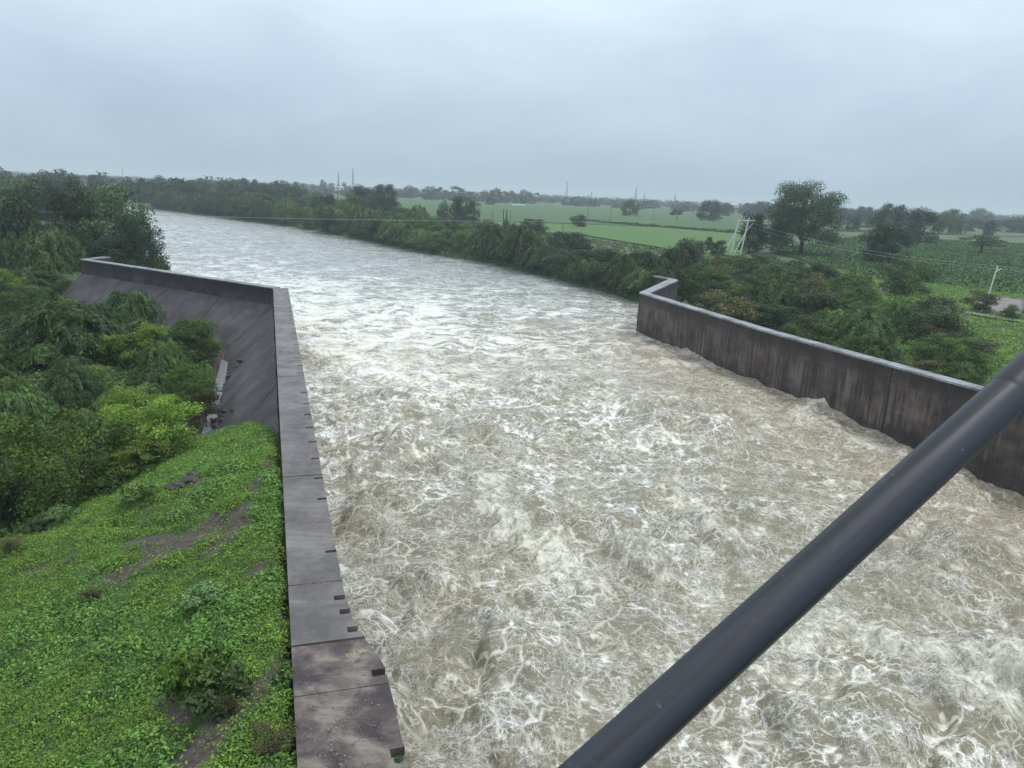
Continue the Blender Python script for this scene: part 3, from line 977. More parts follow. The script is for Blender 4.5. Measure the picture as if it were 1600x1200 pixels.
def join_np(parts):
    Vs, Fs, o = [], [], 0
    for V, F in parts: Vs.append(V); Fs.append(F + o); o += len(V)
    return np.concatenate(Vs), np.concatenate(Fs)


def cam_pt(px, py, d):
    v = CR @ np.array([(px - 800) / FPX, (600 - py) / FPX, -1.0]); return np.array([0, 0, CAM_H]) + v * d


def build_pipe():
    c0 = cam_pt(936, 1200, .86); c1 = cam_pt(1600, 594, 1.10)
    d = c1 - c0
    A, B = c0 - d * .35, c1 + d * .6
    root = empty('railing_pipe', tuple(A))
    tag(root, 'black painted iron railing pipe slanting across the view close to the viewer', 'railing')
    m = NM('black_gloss_pipe_paint')
    p = m.pos(obj=True)
    axis = Vector(B - A).normalized(); q = axis.to_track_quat('X', 'Z').to_matrix().to_4x4()
    mp = m.N("ShaderNodeMapping", Scale=(1.2, 26, 26)); m.l.new(p, mp.inputs[0])
    st = m.noise(mp.outputs[0], 1.0, 4, .5); fn = m.noise(p, 90, 4, .6)
    c = m.mix(m.rng(st, .42, .56), (.007, .008, .013), (.026, .028, .038))  # lengthwise colour streaks paint in highlight lines and a darker streak
    c = m.mix(m.rng(m.noise(p, 30, 6, .7), .62, .68, 0, .6), c, (.045, .042, .045)); c = m.mix(m.rng(fn, .68, .72, 0, .6), c, (.14, .12, .10))
    m.set(Base_Color=c, Roughness=m.rng(st, .35, .65, .36, .6)); m.bump(m.math('ADD', m.math('MULTIPLY', st, 3.0), m.math('MULTIPLY', fn, .12)), .3, .004)
    m.b.inputs['Specular IOR Level'].default_value = .5
    L = float(np.linalg.norm(B - A))
    n = 90
    xs = np.linspace(0, L, n)
    V, F = tube_np(np.column_stack([xs, np.zeros(n), np.zeros(n)]),   .0288 + .0002 * np.sin(xs * 9), 40)
    me = mesh_np('pipe', V, F, m.m, True); o = link('pipe', me, root); o.rotation_mode = 'QUATERNION'; o.rotation_quaternion = axis.to_track_quat('X', 'Z')
    # sleeve joint near the upper end of the view
    s0 = float(np.linalg.norm(c0 - A) + np.linalg.norm(d) * .955)
    xs = np.array([s0 - .006, s0, s0 + .004, s0 + .20, s0 + .204, s0 + .21])
    V, F = tube_np(np.column_stack([xs, np.zeros(6), np.zeros(6)]), [.0287, .0296, .0302, .0302, .0296, .0287], 40)
    me = mesh_np('sleeve', V, F, m.m, True); o = link('sleeve', me, root); o.rotation_mode = 'QUATERNION'; o.rotation_quaternion = axis.to_track_quat('X', 'Z')
build_pipe()

# ------------------------------------------------------------------ plants
M_BARK = plain('bark', (.055, .045, .038), .9, var=.4, scale=5)
LM = dict(
    droop=leaf_mat('thorn_bush_leaves', (.020, .042, .013), (.056, .106, .028), (.118, .19, .048)),
    drooplight=leaf_mat('light_thorn_bush_leaves', (.030, .064, .015), (.078, .145, .030), (.145, .235, .05)),
    lime=leaf_mat('lime_shrub_leaves', (.045, .095, .009), (.105, .195, .014), (.195, .31, .026)),
    mid=leaf_mat('green_shrub_leaves', (.026, .056, .012), (.066, .130, .024), (.125, .215, .038)),
    big=leaf_mat('largest_tree_leaves', (.035, .062, .028), (.062, .105, .042), (.10, .155, .062)),
    dark=leaf_mat('dark_tree_leaves', (.014, .030, .015), (.026, .052, .022), (.045, .080, .030)),
    tree=leaf_mat('broad_tree_leaves', (.030, .054, .020), (.056, .100, .033), (.098, .155, .052)),
    brown=leaf_mat('brownish_bush_leaves', (.05, .045, .022), (.085, .09, .032), (.13, .135, .045)),
    blue=leaf_mat('grey_green_leaves', (.07, .14, .04), (.11, .20, .065), (.16, .27, .10)),
    carpet=leaf_mat('ground_cover_leaves', (.075, .150, .015), (.155, .295, .030), (.245, .40, .05), .5, .35),
    carpet2=leaf_mat('soft_ground_cover_leaves', (.070, .155, .022), (.140, .290, .045), (.215, .39, .075), .5, .35),
    crop=leaf_mat('crop_leaves', (.035, .085, .024), (.066, .145, .038), (.10, .195, .05)),
)


def leaves(P_, Nrm, size, v, aspect=.5, r=None, droop=.0, along=None):
    """rhombus leaves at P_, facing Nrm. returns V,F,v"""
    r = r or rng
    n = len(P_)
    Nrm = Nrm / (np.linalg.norm(Nrm, axis=1)[:, None] + 1e-9)
    a = r.normal(size=(n, 3)); a[:, 2] -= droop
    if along is not None: a = a * .45 + along / (np.linalg.norm(along, axis=1)[:, None] + 1e-9)
    T = a - (a * Nrm).sum(1)[:, None] * Nrm; T /= np.linalg.norm(T, axis=1)[:, None] + 1e-9
    B = np.cross(Nrm, T)
    s = np.broadcast_to(size, (n,))[:, None]
    V = np.stack([P_ - T * s, P_ + B * s * aspect - T * s * .1, P_ + T * s, P_ - B * s * aspect - T * s * .1], 1).reshape(-1, 3)
    F = np.arange(n * 4).reshape(n, 4)
    return V, F, v


def crown_mesh(name, mat, n, R, H, z0, leaf, lobes=14, seed=0, top=0.6, flat=1.0, gap=.2, lobe_r=.42, extra=None):
    """crown of lobes within an ellipsoid radius R, height H, bottom z0"""
    r = np.random.default_rng(seed)
    cz = np.linspace(-.80, .80, lobes) + r.normal(0, .06, lobes); ca = r.uniform(0, 2 * np.pi, lobes)
    cr_ = np.sqrt(np.clip(1 - (np.where(cz < 0, cz * .55, cz) * 1.08) ** 2, .05, 1)) * r.uniform(.12, .68, lobes) ** .5
    c = np.column_stack([cr_ * np.cos(ca), cr_ * np.sin(ca), cz])
    lr = r.uniform(.6, 1.25, lobes) * lobe_r
    k = r.choice(lobes, n, p=lr ** 2 / (lr ** 2).sum())
    d = r.normal(size=(n, 3)); d[:, 2] += .2; d /= np.linalg.norm(d, axis=1)[:, None]
    rad = (r.random(n) ** .35)
    # knock gaps into the shell
    P_ = c[k] + d * (lr[k] * rad)[:, None] * np.array([1, 1, .8])
    g = gnoise(P_[:, 0] * 4 + seed, P_[:, 1] * 4 + P_[:, 2] * 5.3)
    keep = g > -gap
    P_, d, k, g = P_[keep], d[keep], k[keep], g[keep]
    rel = P_[:, 2]
    P_ = P_ + r.normal(0, .03, P_.shape)
    W = P_ * np.array([R, R, H / 2 * flat]) + np.array([0, 0, z0 + H / 2])
    N_ = d * .7 + r.normal(0, .55, d.shape) + np.array([0, 0, .55])
    lv = r.uniform(-.25, .25, lobes)
    v = np.clip(.42 + lv[k] + .25 * rel + r.normal(0, .17, len(k)), 0, 1)  # leaves paler towards the top: fresh shoots plus top light painted into the tone
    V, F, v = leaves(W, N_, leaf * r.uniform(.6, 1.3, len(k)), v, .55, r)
    return mesh_np(name, V, F, mat, False, fattr={'v': v}), (c * np.array([R, R, H / 2 * flat]) + np.array([0, 0, z0 + H / 2]), lr)


def limb(a, b, r0, r1, sag=0., n=6, wob=.1, r=None):
    r = r or rng
    a, b = np.array(a, float), np.array(b, float)
    t = np.linspace(0, 1, n)[:, None]
    L = np.linalg.norm(b - a)
    p = a * (1 - t) + b * t + np.array([0, 0, sag]) * (4 * t * (1 - t)) + r.normal(0, wob * L * .12, (n, 3)) * np.sin(t * np.pi)
    return tube_np(p, np.linspace(r0, r1, n), 7)


def trunk_mesh(name, H, z_cr, R, centers, r0, seed, lean=(0, 0)):
    r = np.random.default_rng(seed)
    parts = []
    fork = np.array([lean[0] * .5, lean[1] * .5, z_cr])
    n = 7; t = np.linspace(0, 1, n)[:, None]
    base = np.array([0, 0, -.4])
    pth = base * (1 - t) + fork * t + r.normal(0, .03 * z_cr, (n, 3)) * t
    parts.append(tube_np(pth, r0 * np.array([1.5, 1.15, 1, .95, .9, .86, .8]), 10))
    idx = r.choice(len(centers), min(8, len(centers)), replace=False)
    for i in idx:
        c = centers[i]; parts.append(limb(pth[-1], c, r0 * .5, r0 * .1, R * .06, 7, .35, r))
        for _ in range(2):
            c2 = c + r.normal(0, R * .22, 3); parts.append(limb(c * .6 + pth[-1] * .4, c2, r0 * .2, r0 * .05, 0, 5, .4, r))
    V, F = join_np(parts)
    return mesh_np(name, V, F, M_BARK, True)


def droop_mesh(name, mat, R, H, nb, nl, leaf, seed):
    """bush of long arching branches that hang at the tips, set with fine leaflets"""
    r = np.random.default_rng(seed)
    Ps, Ns, Vv, Ds, tubes = [], [], [], [], []
    for b in range(nb):
        az = r.uniform(0, 2 * np.pi); reach = R * r.uniform(.25, 1.0) ** .75; top = H * (r.uniform(.55, 1.08) - .25 * (reach / R) ** 2)
        st = np.array([np.cos(az), np.sin(az)]) * R * .12 * r.random()
        t = np.linspace(0, 1, 16)
        rad = reach * t
        z = top * (1 - (1 - np.minimum(t / .55, 1)) ** 2) - np.maximum(t - .55, 0) ** 1.6 * (top * 1.55)
        da = .4 * r.normal() * t
        x = st[0] + rad * np.cos(az + da); y = st[1] + rad * np.sin(az + da)
        pth = np.column_stack([x, y, np.maximum(z, .1)])
        if b % 3 == 0: tubes.append(tube_np(pth[::3], np.linspace(.05, .012, len(pth[::3])) * H / 3.5, 5))
        u = r.uniform(.22, 1, nl)
        seg = np.clip((u * 15).astype(int), 0, 14); fr = (u * 15 - seg)[:, None]
        pp = pth[seg] * (1 - fr) + pth[seg + 1] * fr
        side = r.normal(0, 1, (nl, 3)) * R * .030
        tw = np.sin(u * 37 + b) * R * .035
        side[:, 2] -= np.abs(r.normal(0, .05 * H, nl)) * (r.random(nl) < .4)
        side[:, 0] += tw * np.cos(b); side[:, 1] += tw * np.sin(b)
        Ps.append(pp + side)
        Ds.append(pth[seg + 1] - pth[seg])
        Ns.append(np.column_stack([np.cos(az) * np.ones(nl), np.sin(az) * np.ones(nl), np.ones(nl) * .9]) + r.normal(0, .5, (nl, 3)))
        bv = r.normal(0, .22)
        Vv.append(np.clip(.35 + bv + .25 * (pp[:, 2] / H) + r.normal(0, .12, nl), 0, 1))  # tone rises with height: fresh growth and painted light on the bush top
    P_, N_, v = np.concatenate(Ps), np.concatenate(Ns), np.concatenate(Vv)
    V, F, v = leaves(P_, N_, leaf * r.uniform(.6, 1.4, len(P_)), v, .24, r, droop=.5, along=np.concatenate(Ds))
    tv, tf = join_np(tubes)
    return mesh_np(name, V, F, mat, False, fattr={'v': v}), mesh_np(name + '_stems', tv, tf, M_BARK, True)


# prototypes: (crown mesh, wood mesh), unit size where noted
PROTO = {}


def proto_tree(key, mat, n, R, H, z0, leaf, r0, seed, **kw):
    lean = kw.pop('lean', (0, 0))
    cm, (cc, lr) = crown_mesh('crown', mat, n, R, H, z0, leaf, seed=seed, **kw)
    if lean != (0, 0):
        for i in range(len(cc)): cc[i, 0] += lean[0]; cc[i, 1] += lean[1]
        cm.transform(Matrix.Translation((lean[0], lean[1], 0)))
    tm = trunk_mesh('trunk', H, max(z0 * 1.0, z0 + .12 * H), R, cc, r0, seed + 1, lean)
    PROTO[key] = (cm, tm)


proto_tree('big', LM['big'], 42000, 1, 1.6, .14, .020, .055, 14, lobes=100, lobe_r=.25, gap=.30)
for i in range(4):
    proto_tree(f'round{i}', LM['dark'], 11000, 1, 1.6, -.02, .035, .055, 20 + i, lobes=40, lobe_r=.33, gap=.28)
for i in range(3):
    proto_tree(f'mid{i}', LM['tree'], 11000, 1, 1.5, -.04, .034, .05, 30 + i, lobes=40, lobe_r=.32, gap=.22)
proto_tree('umbrella', LM['tree'], 5200, 1, .46, .42, .035, .06, 41, lobes=22, lobe_r=.34, gap=.16)
for i in range(4):
    proto_tree(f'far{i}', LM['dark'], 1700, 1, 1.35 + .2 * (i % 2), -.1 + .06 * (i % 2), .085, .05, 50 + i, lobes=12, lobe_r=.42, gap=.2)
for i in range(2):
    proto_tree(f'palmish{i}', LM['dark'], 900, .55, 2.3, .5, .09, .04, 60 + i, lobes=9, lobe_r=.4, gap=.2)
for i in range(3):
    PROTO[f'lime{i}'] = proto_tree(f'lime{i}', LM['lime'], 22000, 1, 1.25, .0, .023, .03, 70 + i, lobes=30, lobe_r=.27, gap=.10) or PROTO[f'lime{i}']
for i in range(3):
    proto_tree(f'shrub{i}', LM['mid'], 14000, 1, 1.25, -.08, .025, .03, 80 + i, lobes=26, lobe_r=.30, gap=.12)
proto_tree('weed', LM['lime'], 1300, 1, 1.0, 0, .085, .02, 88, lobes=12, lobe_r=.38, gap=.25)
proto_tree('weedgreen', LM['mid'], 1300, 1, 1.0, 0, .09, .02, 87, lobes=12, lobe_r=.38, gap=.25)
proto_tree('leafy', LM['blue'], 4500, 1, 1.0, 0, .085, .03, 90, lobes=12, lobe_r=.4, gap=.2)
proto_tree('brownb', LM['brown'], 6000, 1, 1.1, -.05, .035, .03, 92, lobes=22, lobe_r=.32, gap=.2)
for i in range(4):
    PROTO[f'droop{i}'] = droop_mesh('foliage', LM['droop'], 1, 1.05, 150, 95, .046, 110 + i)
for i in range(3):
    PROTO[f'dlight{i}'] = droop_mesh('foliage', LM['drooplight'], 1, .95, 150, 90, .046, 120 + i)


def gz(x, y): return float(ground(np.array([x]), np.array([y]))[0])


def plant(kind, name, x, y, R, H, label, cat, group=None, parts=True, z=None, natural=None):
    """R half width in m, H total height in m"""
    cm, tm = PROTO[kind]
    if kind.startswith(('droop', 'dlight')): base_h = 1.0
    elif 'extent' not in cm: 
        co = np.empty(len(cm.vertices) * 3, np.float32); cm.vertices.foreach_get('co', co); co = co.reshape(-1, 3)
        cm['extent'] = float(np.percentile(co[:, 2], 99.5)); cm['wide'] = float(np.percentile(np.abs(co[:, :2]), 98.5))
    if not kind.startswith(('droop', 'dlight')): base_h = cm['extent']; R = R / cm['wide'] * .98
    z = gz(x, y) if z is None else z
    z = max(z, .0) if name != 'ground' else z
    rz = random.uniform(0, 6.28)
    scl = (R, R, H / base_h)
    if parts:
        root = empty(name, (x, y, z - .05), rz); root.scale = scl
        tree = 'tree' in name
        link('crown' if tree else 'foliage', cm, root); link('trunk' if tree else 'stems', tm, root)
    else:
        root = link(name, cm, None, (x, y, z - .05), rz, scl)
    tag(root, label, cat, group)
    return root


def tree_px(kind, bx, by, top, width, label, name='tree', cat='tree', group=None, parts=True, zg=1.55):
    """a tree whose foot stands under (bx,by) of the survey picture"""
    x, y = at(bx, by, zg)
    d = math.hypot(y, 0) * math.cos(PITCH) + (CAM_H - zg) * math.sin(PITCH)
    H = (by - top) / FPX * d * 1.02
    R = width / 2 / FPX * d
    return plant(kind, name, x, y, R, H, label, cat, group, parts)


# ---- single trees that stand out
T = tree_px
T('big', 1251, 399, 292, 112, 'largest tree of the fields, round pale crown on a dark trunk right of twin pole', 'tree')
T('round0', 1170, 396, 336, 46, 'dark dense tree right behind the twin power pole')
T('round1', 1122, 400, 376, 24, 'low dark bush tree touching the left foot of the twin power pole')
T('round2', 1388, 413, 350, 72, 'dark leaning tree in front of the pair of tall dark trees in the right field')
T('round3', 1388, 378, 322, 52, 'left one of the pair of tall dark trees in the middle of the right fields')
T('round1', 1434, 381, 328, 54, 'right one of the pair of tall dark trees in the middle of the right fields')
T('mid0', 1482, 366, 329, 46, 'hazy round tree just right of the pair of tall dark trees')
T('umbrella', 1532, 398, 369, 66, 'low umbrella shaped tree alone in the crop field at the right')
T('shrub2', 1412, 461, 408, 92, 'flat topped brownish tree at the edge of the crop field above the thicket')
T('mid1', 1530, 352, 327, 42, 'pale spreading tree on the skyline above the umbrella tree')
T('round0', 1543, 371, 345, 18, 'small dark round tree between the umbrella tree and the skyline')
T('round2', 1580, 364, 342, 44, 'wide dark tree at the right edge of the picture below the skyline')
T('round3', 1348, 350, 324, 30, 'dark tree directly right of the largest tree, near the skyline')
T('round0', 1330, 362, 338, 24, 'small dark tree peeping out to the right of the largest tree crown')
T('mid2', 984, 338, 311, 27, 'pale grey green tree alone in front of the long dark tree row in the middle')
T('umbrella', 1057, 344, 328, 20, 'little umbrella shaped tree in the middle fields')
T('round1', 1108, 346, 314, 36, 'dark double crowned tree in the field left of the twin power pole')
T('round2', 1137, 338, 318, 18, 'small dark tree right of the dark double crowned tree')
T('round3', 1190, 340, 316, 30, 'dark tree on the far left side of the largest tree')
T('round0', 1170, 335, 318, 26, 'hazy tree in the row behind the twin power pole')
T('round1', 1226, 345, 322, 30, 'hazy tree half hidden behind the left side of the largest tree')
T('round2', 569, 335, 292, 46, 'left crown of the dark tree pair on the right bank of the river bend')
T('round3', 602, 335, 291, 38, 'right crown of the dark tree pair on the right bank of the river bend')
T('round1', 585, 345, 306, 26, 'smaller dark tree in front of the dark tree pair on the bank')
T('mid0', 608, 337, 316, 20, 'small green tree at the right foot of the dark tree pair')
T('round0', 725, 352, 310, 52, 'dark round tree standing alone at the field edge above the right bank')
T('mid1', 692, 347, 319, 20, 'slim lighter tree just left of the lone dark round tree')
T('mid0', 694, 323, 313, 9, 'tiny round tree in the far field behind the lone dark round tree')
T('round2', 903, 355, 336, 26, 'dark bush alone in the bright green field')
T('round3', 832, 366, 343, 44, 'broad dark bush tree at the thicket edge left of the bright green field')
T('mid2', 791, 362, 341, 14, 'thin small tree at the foot of the two dark field posts')
T('mid0', 1108, 392, 371, 16, 'small thin young tree in the field left of the twin power pole')
T('round0', 508, 340, 305, 34, 'grey green round tree at the water edge of the river bend')
T('round1', 765, 320, 309, 14, 'small dark tree in front of the far tree row in the middle left')
T('round0', 505, 302, 282, 12, 'upright dark tree before the far tree line left of the two masts')
T('mid0', 1273, 456, 415, 34, 'roundish shrub tree at the top edge of the thicket behind the right wall')
T('droop0', 1060, 436, 389, 78, 'big dark drooping bush behind the far corner of the right wall', 'bush', 'bush')

# ---- cluster of trees beyond the left wing wall
L_ = [('mid0', 178, 412, 297, 112, 'tall pale topped tree at the river end of the left tree cluster'),
      ('round0', 235, 420, 350, 66, 'dark large leaved tree leaning over the water behind the left wing wall'),
      ('mid1', 120, 410, 300, 96, 'tall feathery tree left of the pale topped tree by the river'),
      ('round1', 175, 425, 372, 60, 'dark tree in front of the pale topped tree, above the wing wall'),
      ('mid2', 60, 415, 295, 110, 'wide feathery tree in the back of the left tree cluster'),
      ('droop1', 78, 440, 352, 120, 'broad dark drooping tree just left of the wing wall end'),
      ('shrub0', 130, 418, 365, 46, 'bright green round bush between the dark trees above the wing wall end'),
      ('round2', 10, 410, 320, 100, 'dark tree at the left picture edge under the power cable'),
      ('droop2', 12, 440, 360, 90, 'drooping tree at the left picture edge beside the broad dark one'),
      ('dlight0', 178, 424, 388, 52, 'low light green bush just behind the coping of the wing wall'),
      ('round3', 215, 424, 330, 52, 'dark narrow tree wedged between the pale topped tree and the water'),
      ('mid1', 20, 345, 288, 90, 'hazy tree rising behind the left cluster at the left edge'),
      ('round0', 95, 350, 286, 80, 'hazy dark tree rising behind the left cluster'),
      ('round1', 160, 345, 292, 70, 'hazy dark tree behind the pale topped tree')]
L_ += [('shrub1', 205, 424, 385, 60, 'green bush filling the gap under the trees by the water'), ('droop0', 245, 424, 392, 40, 'small dark bush at the water edge below the leaning tree'),
       ('shrub2', 150, 412, 372, 50, 'green bush between the wing wall end and the pale topped tree'), ('dlight1', 40, 452, 405, 90, 'light feathery bush at the left, below the drooping trees'),
       ('shrub0', 95, 452, 418, 60, 'low green bush directly left of the wing wall end'), ('lime1', 5, 460, 410, 70, 'yellow green bush at the left picture edge above the hollow'),
       ('droop3', 125, 424, 378, 70, 'dark drooping bush right behind the wing wall end')]
for kd, bx, by, tp, wd, lb in L_:
    T(kd, bx, by, tp, wd, lb, 'tree', 'tree', zg=1.0)

# ---- far woods and tree lines
ORD = ['first', 'second', 'third', 'fourth', 'fifth', 'sixth', 'seventh', 'eighth', 'ninth', 'tenth', 'eleventh', 'twelfth', 'thirteenth', 'fourteenth',
       'fifteenth', 'sixteenth', 'seventeenth', 'eighteenth', 'nineteenth', 'twentieth'] + ['twenty-' + o for o in ('first', 'second', 'third', 'fourth', 'fifth', 'sixth', 'seventh', 'eighth', 'ninth')]
ORD += ['thirtieth'] + ['thirty-' + o for o in ('first', 'second', 'third', 'fourth', 'fifth', 'sixth', 'seventh', 'eighth', 'ninth')] + ['fortieth']


def hor(px): return 265.0 + .0405 * px          # height of the true horizon in the survey picture


def wood(n, x0, x1, d0, d1, h0, h1, label, group, kinds, seed, wide=1.0):
    r = random.Random(seed)
    for i in range(n):
        px = x0 + (x1 - x0) * (i + r.uniform(.1, .9)) / n
        dist = r.uniform(d0, d1)
        H = r.uniform(h0, h1)
        x = (px - 800) / FPX * dist; y = dist
        if river_sd(np.array([x]), np.array([y]))[0] < 5: continue
        if any(in_poly(np.array([x]), np.array([y]), F_)[0] for F_ in KEEP_OUT): continue
        plant(r.choice(kinds), 'tree', x, y, H * r.uniform(.42, .66) * wide, H, f'{label}, {ORD[i]} from the left', 'tree', group, parts=False, z=1.2)


# clear ground kept free of far trees: the fields seen in the middle and right
def PX(poly, z=1.6): return [at(a, b, z) for a, b in poly]


KEEP_OUT = [PX([(455, 300), (545, 305), (640, 312), (1200, 340), (1200, 400), (620, 330), (480, 316)])]
FAR = ['far0', 'far1', 'far2', 'far3']
wood(34, 228, 480, 405, 520, 7, 13.5, 'tree of the wood on the outer river bank', 'trees of the wood on the outer bank', FAR, 1)
wood(26, 240, 470, 520, 760, 8, 17, 'hazy back row tree beyond the river bend', 'trees behind the wood on the outer bank', FAR, 2)
wood(30, -60, 250, 230, 330, 9, 13, 'tree of the wood behind the left cluster', 'trees of the wood at the left', FAR, 3)
wood(30, -80, 300, 360, 560, 12, 17, 'hazy tree on the left skyline', 'trees on the left skyline', FAR, 4)
wood(38, 430, 830, 900, 1300, 12, 19, 'hazy skyline tree near the two masts', 'skyline trees by the two masts', FAR + ['palmish0'], 5)
wood(36, 830, 1070, 560, 640, 9, 13, 'tree of the dark row behind middle fields', 'trees of the dark row behind the middle fields', FAR, 6)
wood(32, 1070, 1340, 620, 900, 10, 14, 'hazy tree beyond the fields left of the largest tree', 'trees behind the largest tree', FAR, 7)
wood(38, 1300, 1640, 560, 1000, 9, 13.5, 'hazy tree behind the right fields', 'trees behind the right fields', FAR, 8)


def far_mass():
    """the endless wooded plain before the horizon: reads as one mass"""
    r = np.random.default_rng(77)
    n = 2600
    dist = 900 * (5.2 ** r.random(n)) + 100; px = r.uniform(-250, 1850, n)
    px = np.where((px > 480) & (dist < 1200), px, px)
    x = (px - 800) / FPX * dist; y = dist
    rad = r.uniform(4, 11, n); h = r.uniform(4, 11, n)
    k = 18
    d = r.normal(size=(n, k, 3)); d[..., 2] = np.abs(d[..., 2]); d /= np.linalg.norm(d, axis=2)[..., None]
    P_ = np.stack([x, y, np.full(n, 1.5)], 1)[:, None] + d * np.stack([rad, rad, h], 1)[:, None]
    P_ = P_.reshape(-1, 3); N_ = d.reshape(-1, 3) + r.normal(0, .3, (n * k, 3))
    V, F, v = leaves(P_, N_, np.repeat(rad * .55, k), np.clip(r.normal(.4, .2, n * k), 0, 1), .8, r)
    me = mesh_np('distant_woodland', V, F, LM['dark'], fattr={'v': v})
    tag(link('distant_woodland', me), 'dark hazy woodland that fills the plain up to the horizon', 'woodland', kind='stuff')
far_mass()

# ---- thickets
BUSH_KINDS = {'droop': 'dark drooping thorn bush', 'dlight': 'light green feathery bush', 'shrub': 'leafy green shrub', 'lime': 'lime green broad leaved shrub',
              'brownb': 'brownish withered bush', 'leafy': 'large leaved grey green plant', 'round': 'dark rounded bush', 'mid': 'grey green rounded bush'}


def poisson(poly, dmin, n_try, seed, grow=0.):
    r = random.Random(seed)
    xs = [p[0] for p in poly]; ys = [p[1] for p in poly]
    X = np.array([r.uniform(min(xs), max(xs)) for _ in range(n_try)]); Y = np.array([r.uniform(min(ys), max(ys)) for _ in range(n_try)])
    k = in_poly(X, Y, poly); X, Y = X[k], Y[k]
    pts = []
    for x, y in zip(X, Y):
        dm = dmin + grow * y
        if all((x - a) ** 2 + (y - b) ** 2 > dm * dm for a, b in pts): pts.append((x, y))
    return pts


def thicket(pts, kinds, size, where, group, seed, rows=7, hmul=1.0, grow=0.):
    """one bush per point, labelled by row from the front and place from the left"""
    r = random.Random(seed)
    pts = sorted(pts, key=lambda p: p[1])
    nrow = max(1, (len(pts) + rows - 1) // rows)
    for ri in range(0, nrow):
        row = sorted(pts[ri * rows:(ri + 1) * rows], key=lambda p: p[0] / p[1])
        for ci, (x, y) in enumerate(row):
            kd = r.choices([k[0] for k in kinds], [k[1] for k in kinds])[0]
            base = kd.rstrip('0123456789')
            R = (size + grow * y) * r.uniform(.75, 1.25)
            H = R * 2 * r.uniform(.42, .66) * hmul * (1.0 if base in ('droop', 'dlight') else 1.12)
            lb = f'{BUSH_KINDS[base]} {where}, {ORD[ci]} from left, {ORD[ri]} row'
            plant(kd, 'bush', x, y, R, H, lb, 'bush', group)


DR = [(f'droop{i}', 3) for i in range(4)]; DL = [(f'dlight{i}', 3) for i in range(3)]
SH = [(f'shrub{i}', 2) for i in range(3)]; LI = [(f'lime{i}', 2) for i in range(3)]

# waterline of the right bank
shore = np.array(right_b[7:17]); seg = np.hypot(*np.diff(shore, axis=0).T); cum = np.concatenate([[0], np.cumsum(seg)])
s, i = 1.0, 0
rr = random.Random(5)
while s < cum[-1] - 2 and i < 40:
    x, y = np.interp(s, cum, shore[:, 0]), np.interp(s, cum, shore[:, 1])
    R = 2.2 + y * .010 + rr.uniform(-.4, .7)
    kd = rr.choice(['droop0', 'droop1', 'droop2', 'droop3', 'dlight1', 'shrub1', 'round0', 'round1', 'round2', 'mid2', 'droop1', 'droop2'])
    plant(kd, 'bush', x + 1.6 + rr.uniform(0, 1.4), y + .8, R * 1.15, R * rr.uniform(1.05, 1.65),
          f'{BUSH_KINDS[kd.rstrip("0123456789")]} on the right waterline, {ORD[i]} beyond the right wall', 'bush', 'bushes along the right waterline', z=.9)
    s += R * 1.35 + y * .012; i += 1

band = [(22, 117), (34, 128), (30, 150)] + PX([(1000, 420), (900, 398), (850, 386), (750, 378), (640, 352), (560, 340), (480, 326), (400, 319), (300, 313)]) + [(-170, 392), (-112, 330), (-78, 292), (-42, 238), (-14, 190), (0, 176), (11, 150), (20, 128)]
pts = poisson(band, 3.8, 6000, 3, grow=.019)
thicket(pts, DR + DR + SH + [('mid0', 3), ('mid2', 3), ('round1', 4), ('round3', 4)], 2.3, 'on the right bank', 'bushes of the right bank thicket', 9, rows=12, grow=.010, hmul=1.1)

# behind the right wall
beh = [(24.5, 66), (17.6, 90), (18, 96), (24, 108), (26, 122)] + PX([(1075, 425), (1110, 430), (1190, 425), (1245, 450), (1300, 462), (1370, 485), (1440, 500), (1480, 515), (1465, 560)], 1.6) + [(34, 54)]
pts = poisson(beh, 4.0, 5000, 4, grow=.008)
pts = [p for p in pts if river_sd(np.array([p[0]]), np.array([p[1]]))[0] > 3.6]
pts = [p for p in pts if not in_poly(np.array([p[0]]), np.array([p[1]]), PX([(1365, 475), (1440, 480), (1440, 505), (1375, 500)]))[0]]
thicket(pts, DR + DL + SH * 2 + [('mid1', 4), ('mid0', 3), ('round0', 2), ('brownb', 1)], 2.4, 'behind the right wall', 'bushes behind the right wall', 10, rows=8, grow=.008)
X_ = [('brownb', 1505, 560, 520, 90, 'brown withered bush beside the bright ground cover at the right'), ('brownb', 1450, 590, 562, 60, 'small brown withered bush just above the right wall coping'),
      ('shrub1', 1590, 500, 478, 60, 'tall green grass clump by the footpath at the right edge'), ('brownb', 1530, 488, 455, 50, 'reddish thin bush beside the leaning wooden post')]
for kd, bx, by, tp, wd, lb in X_: T(kd, bx, by, tp, wd, lb, 'bush', 'bush')

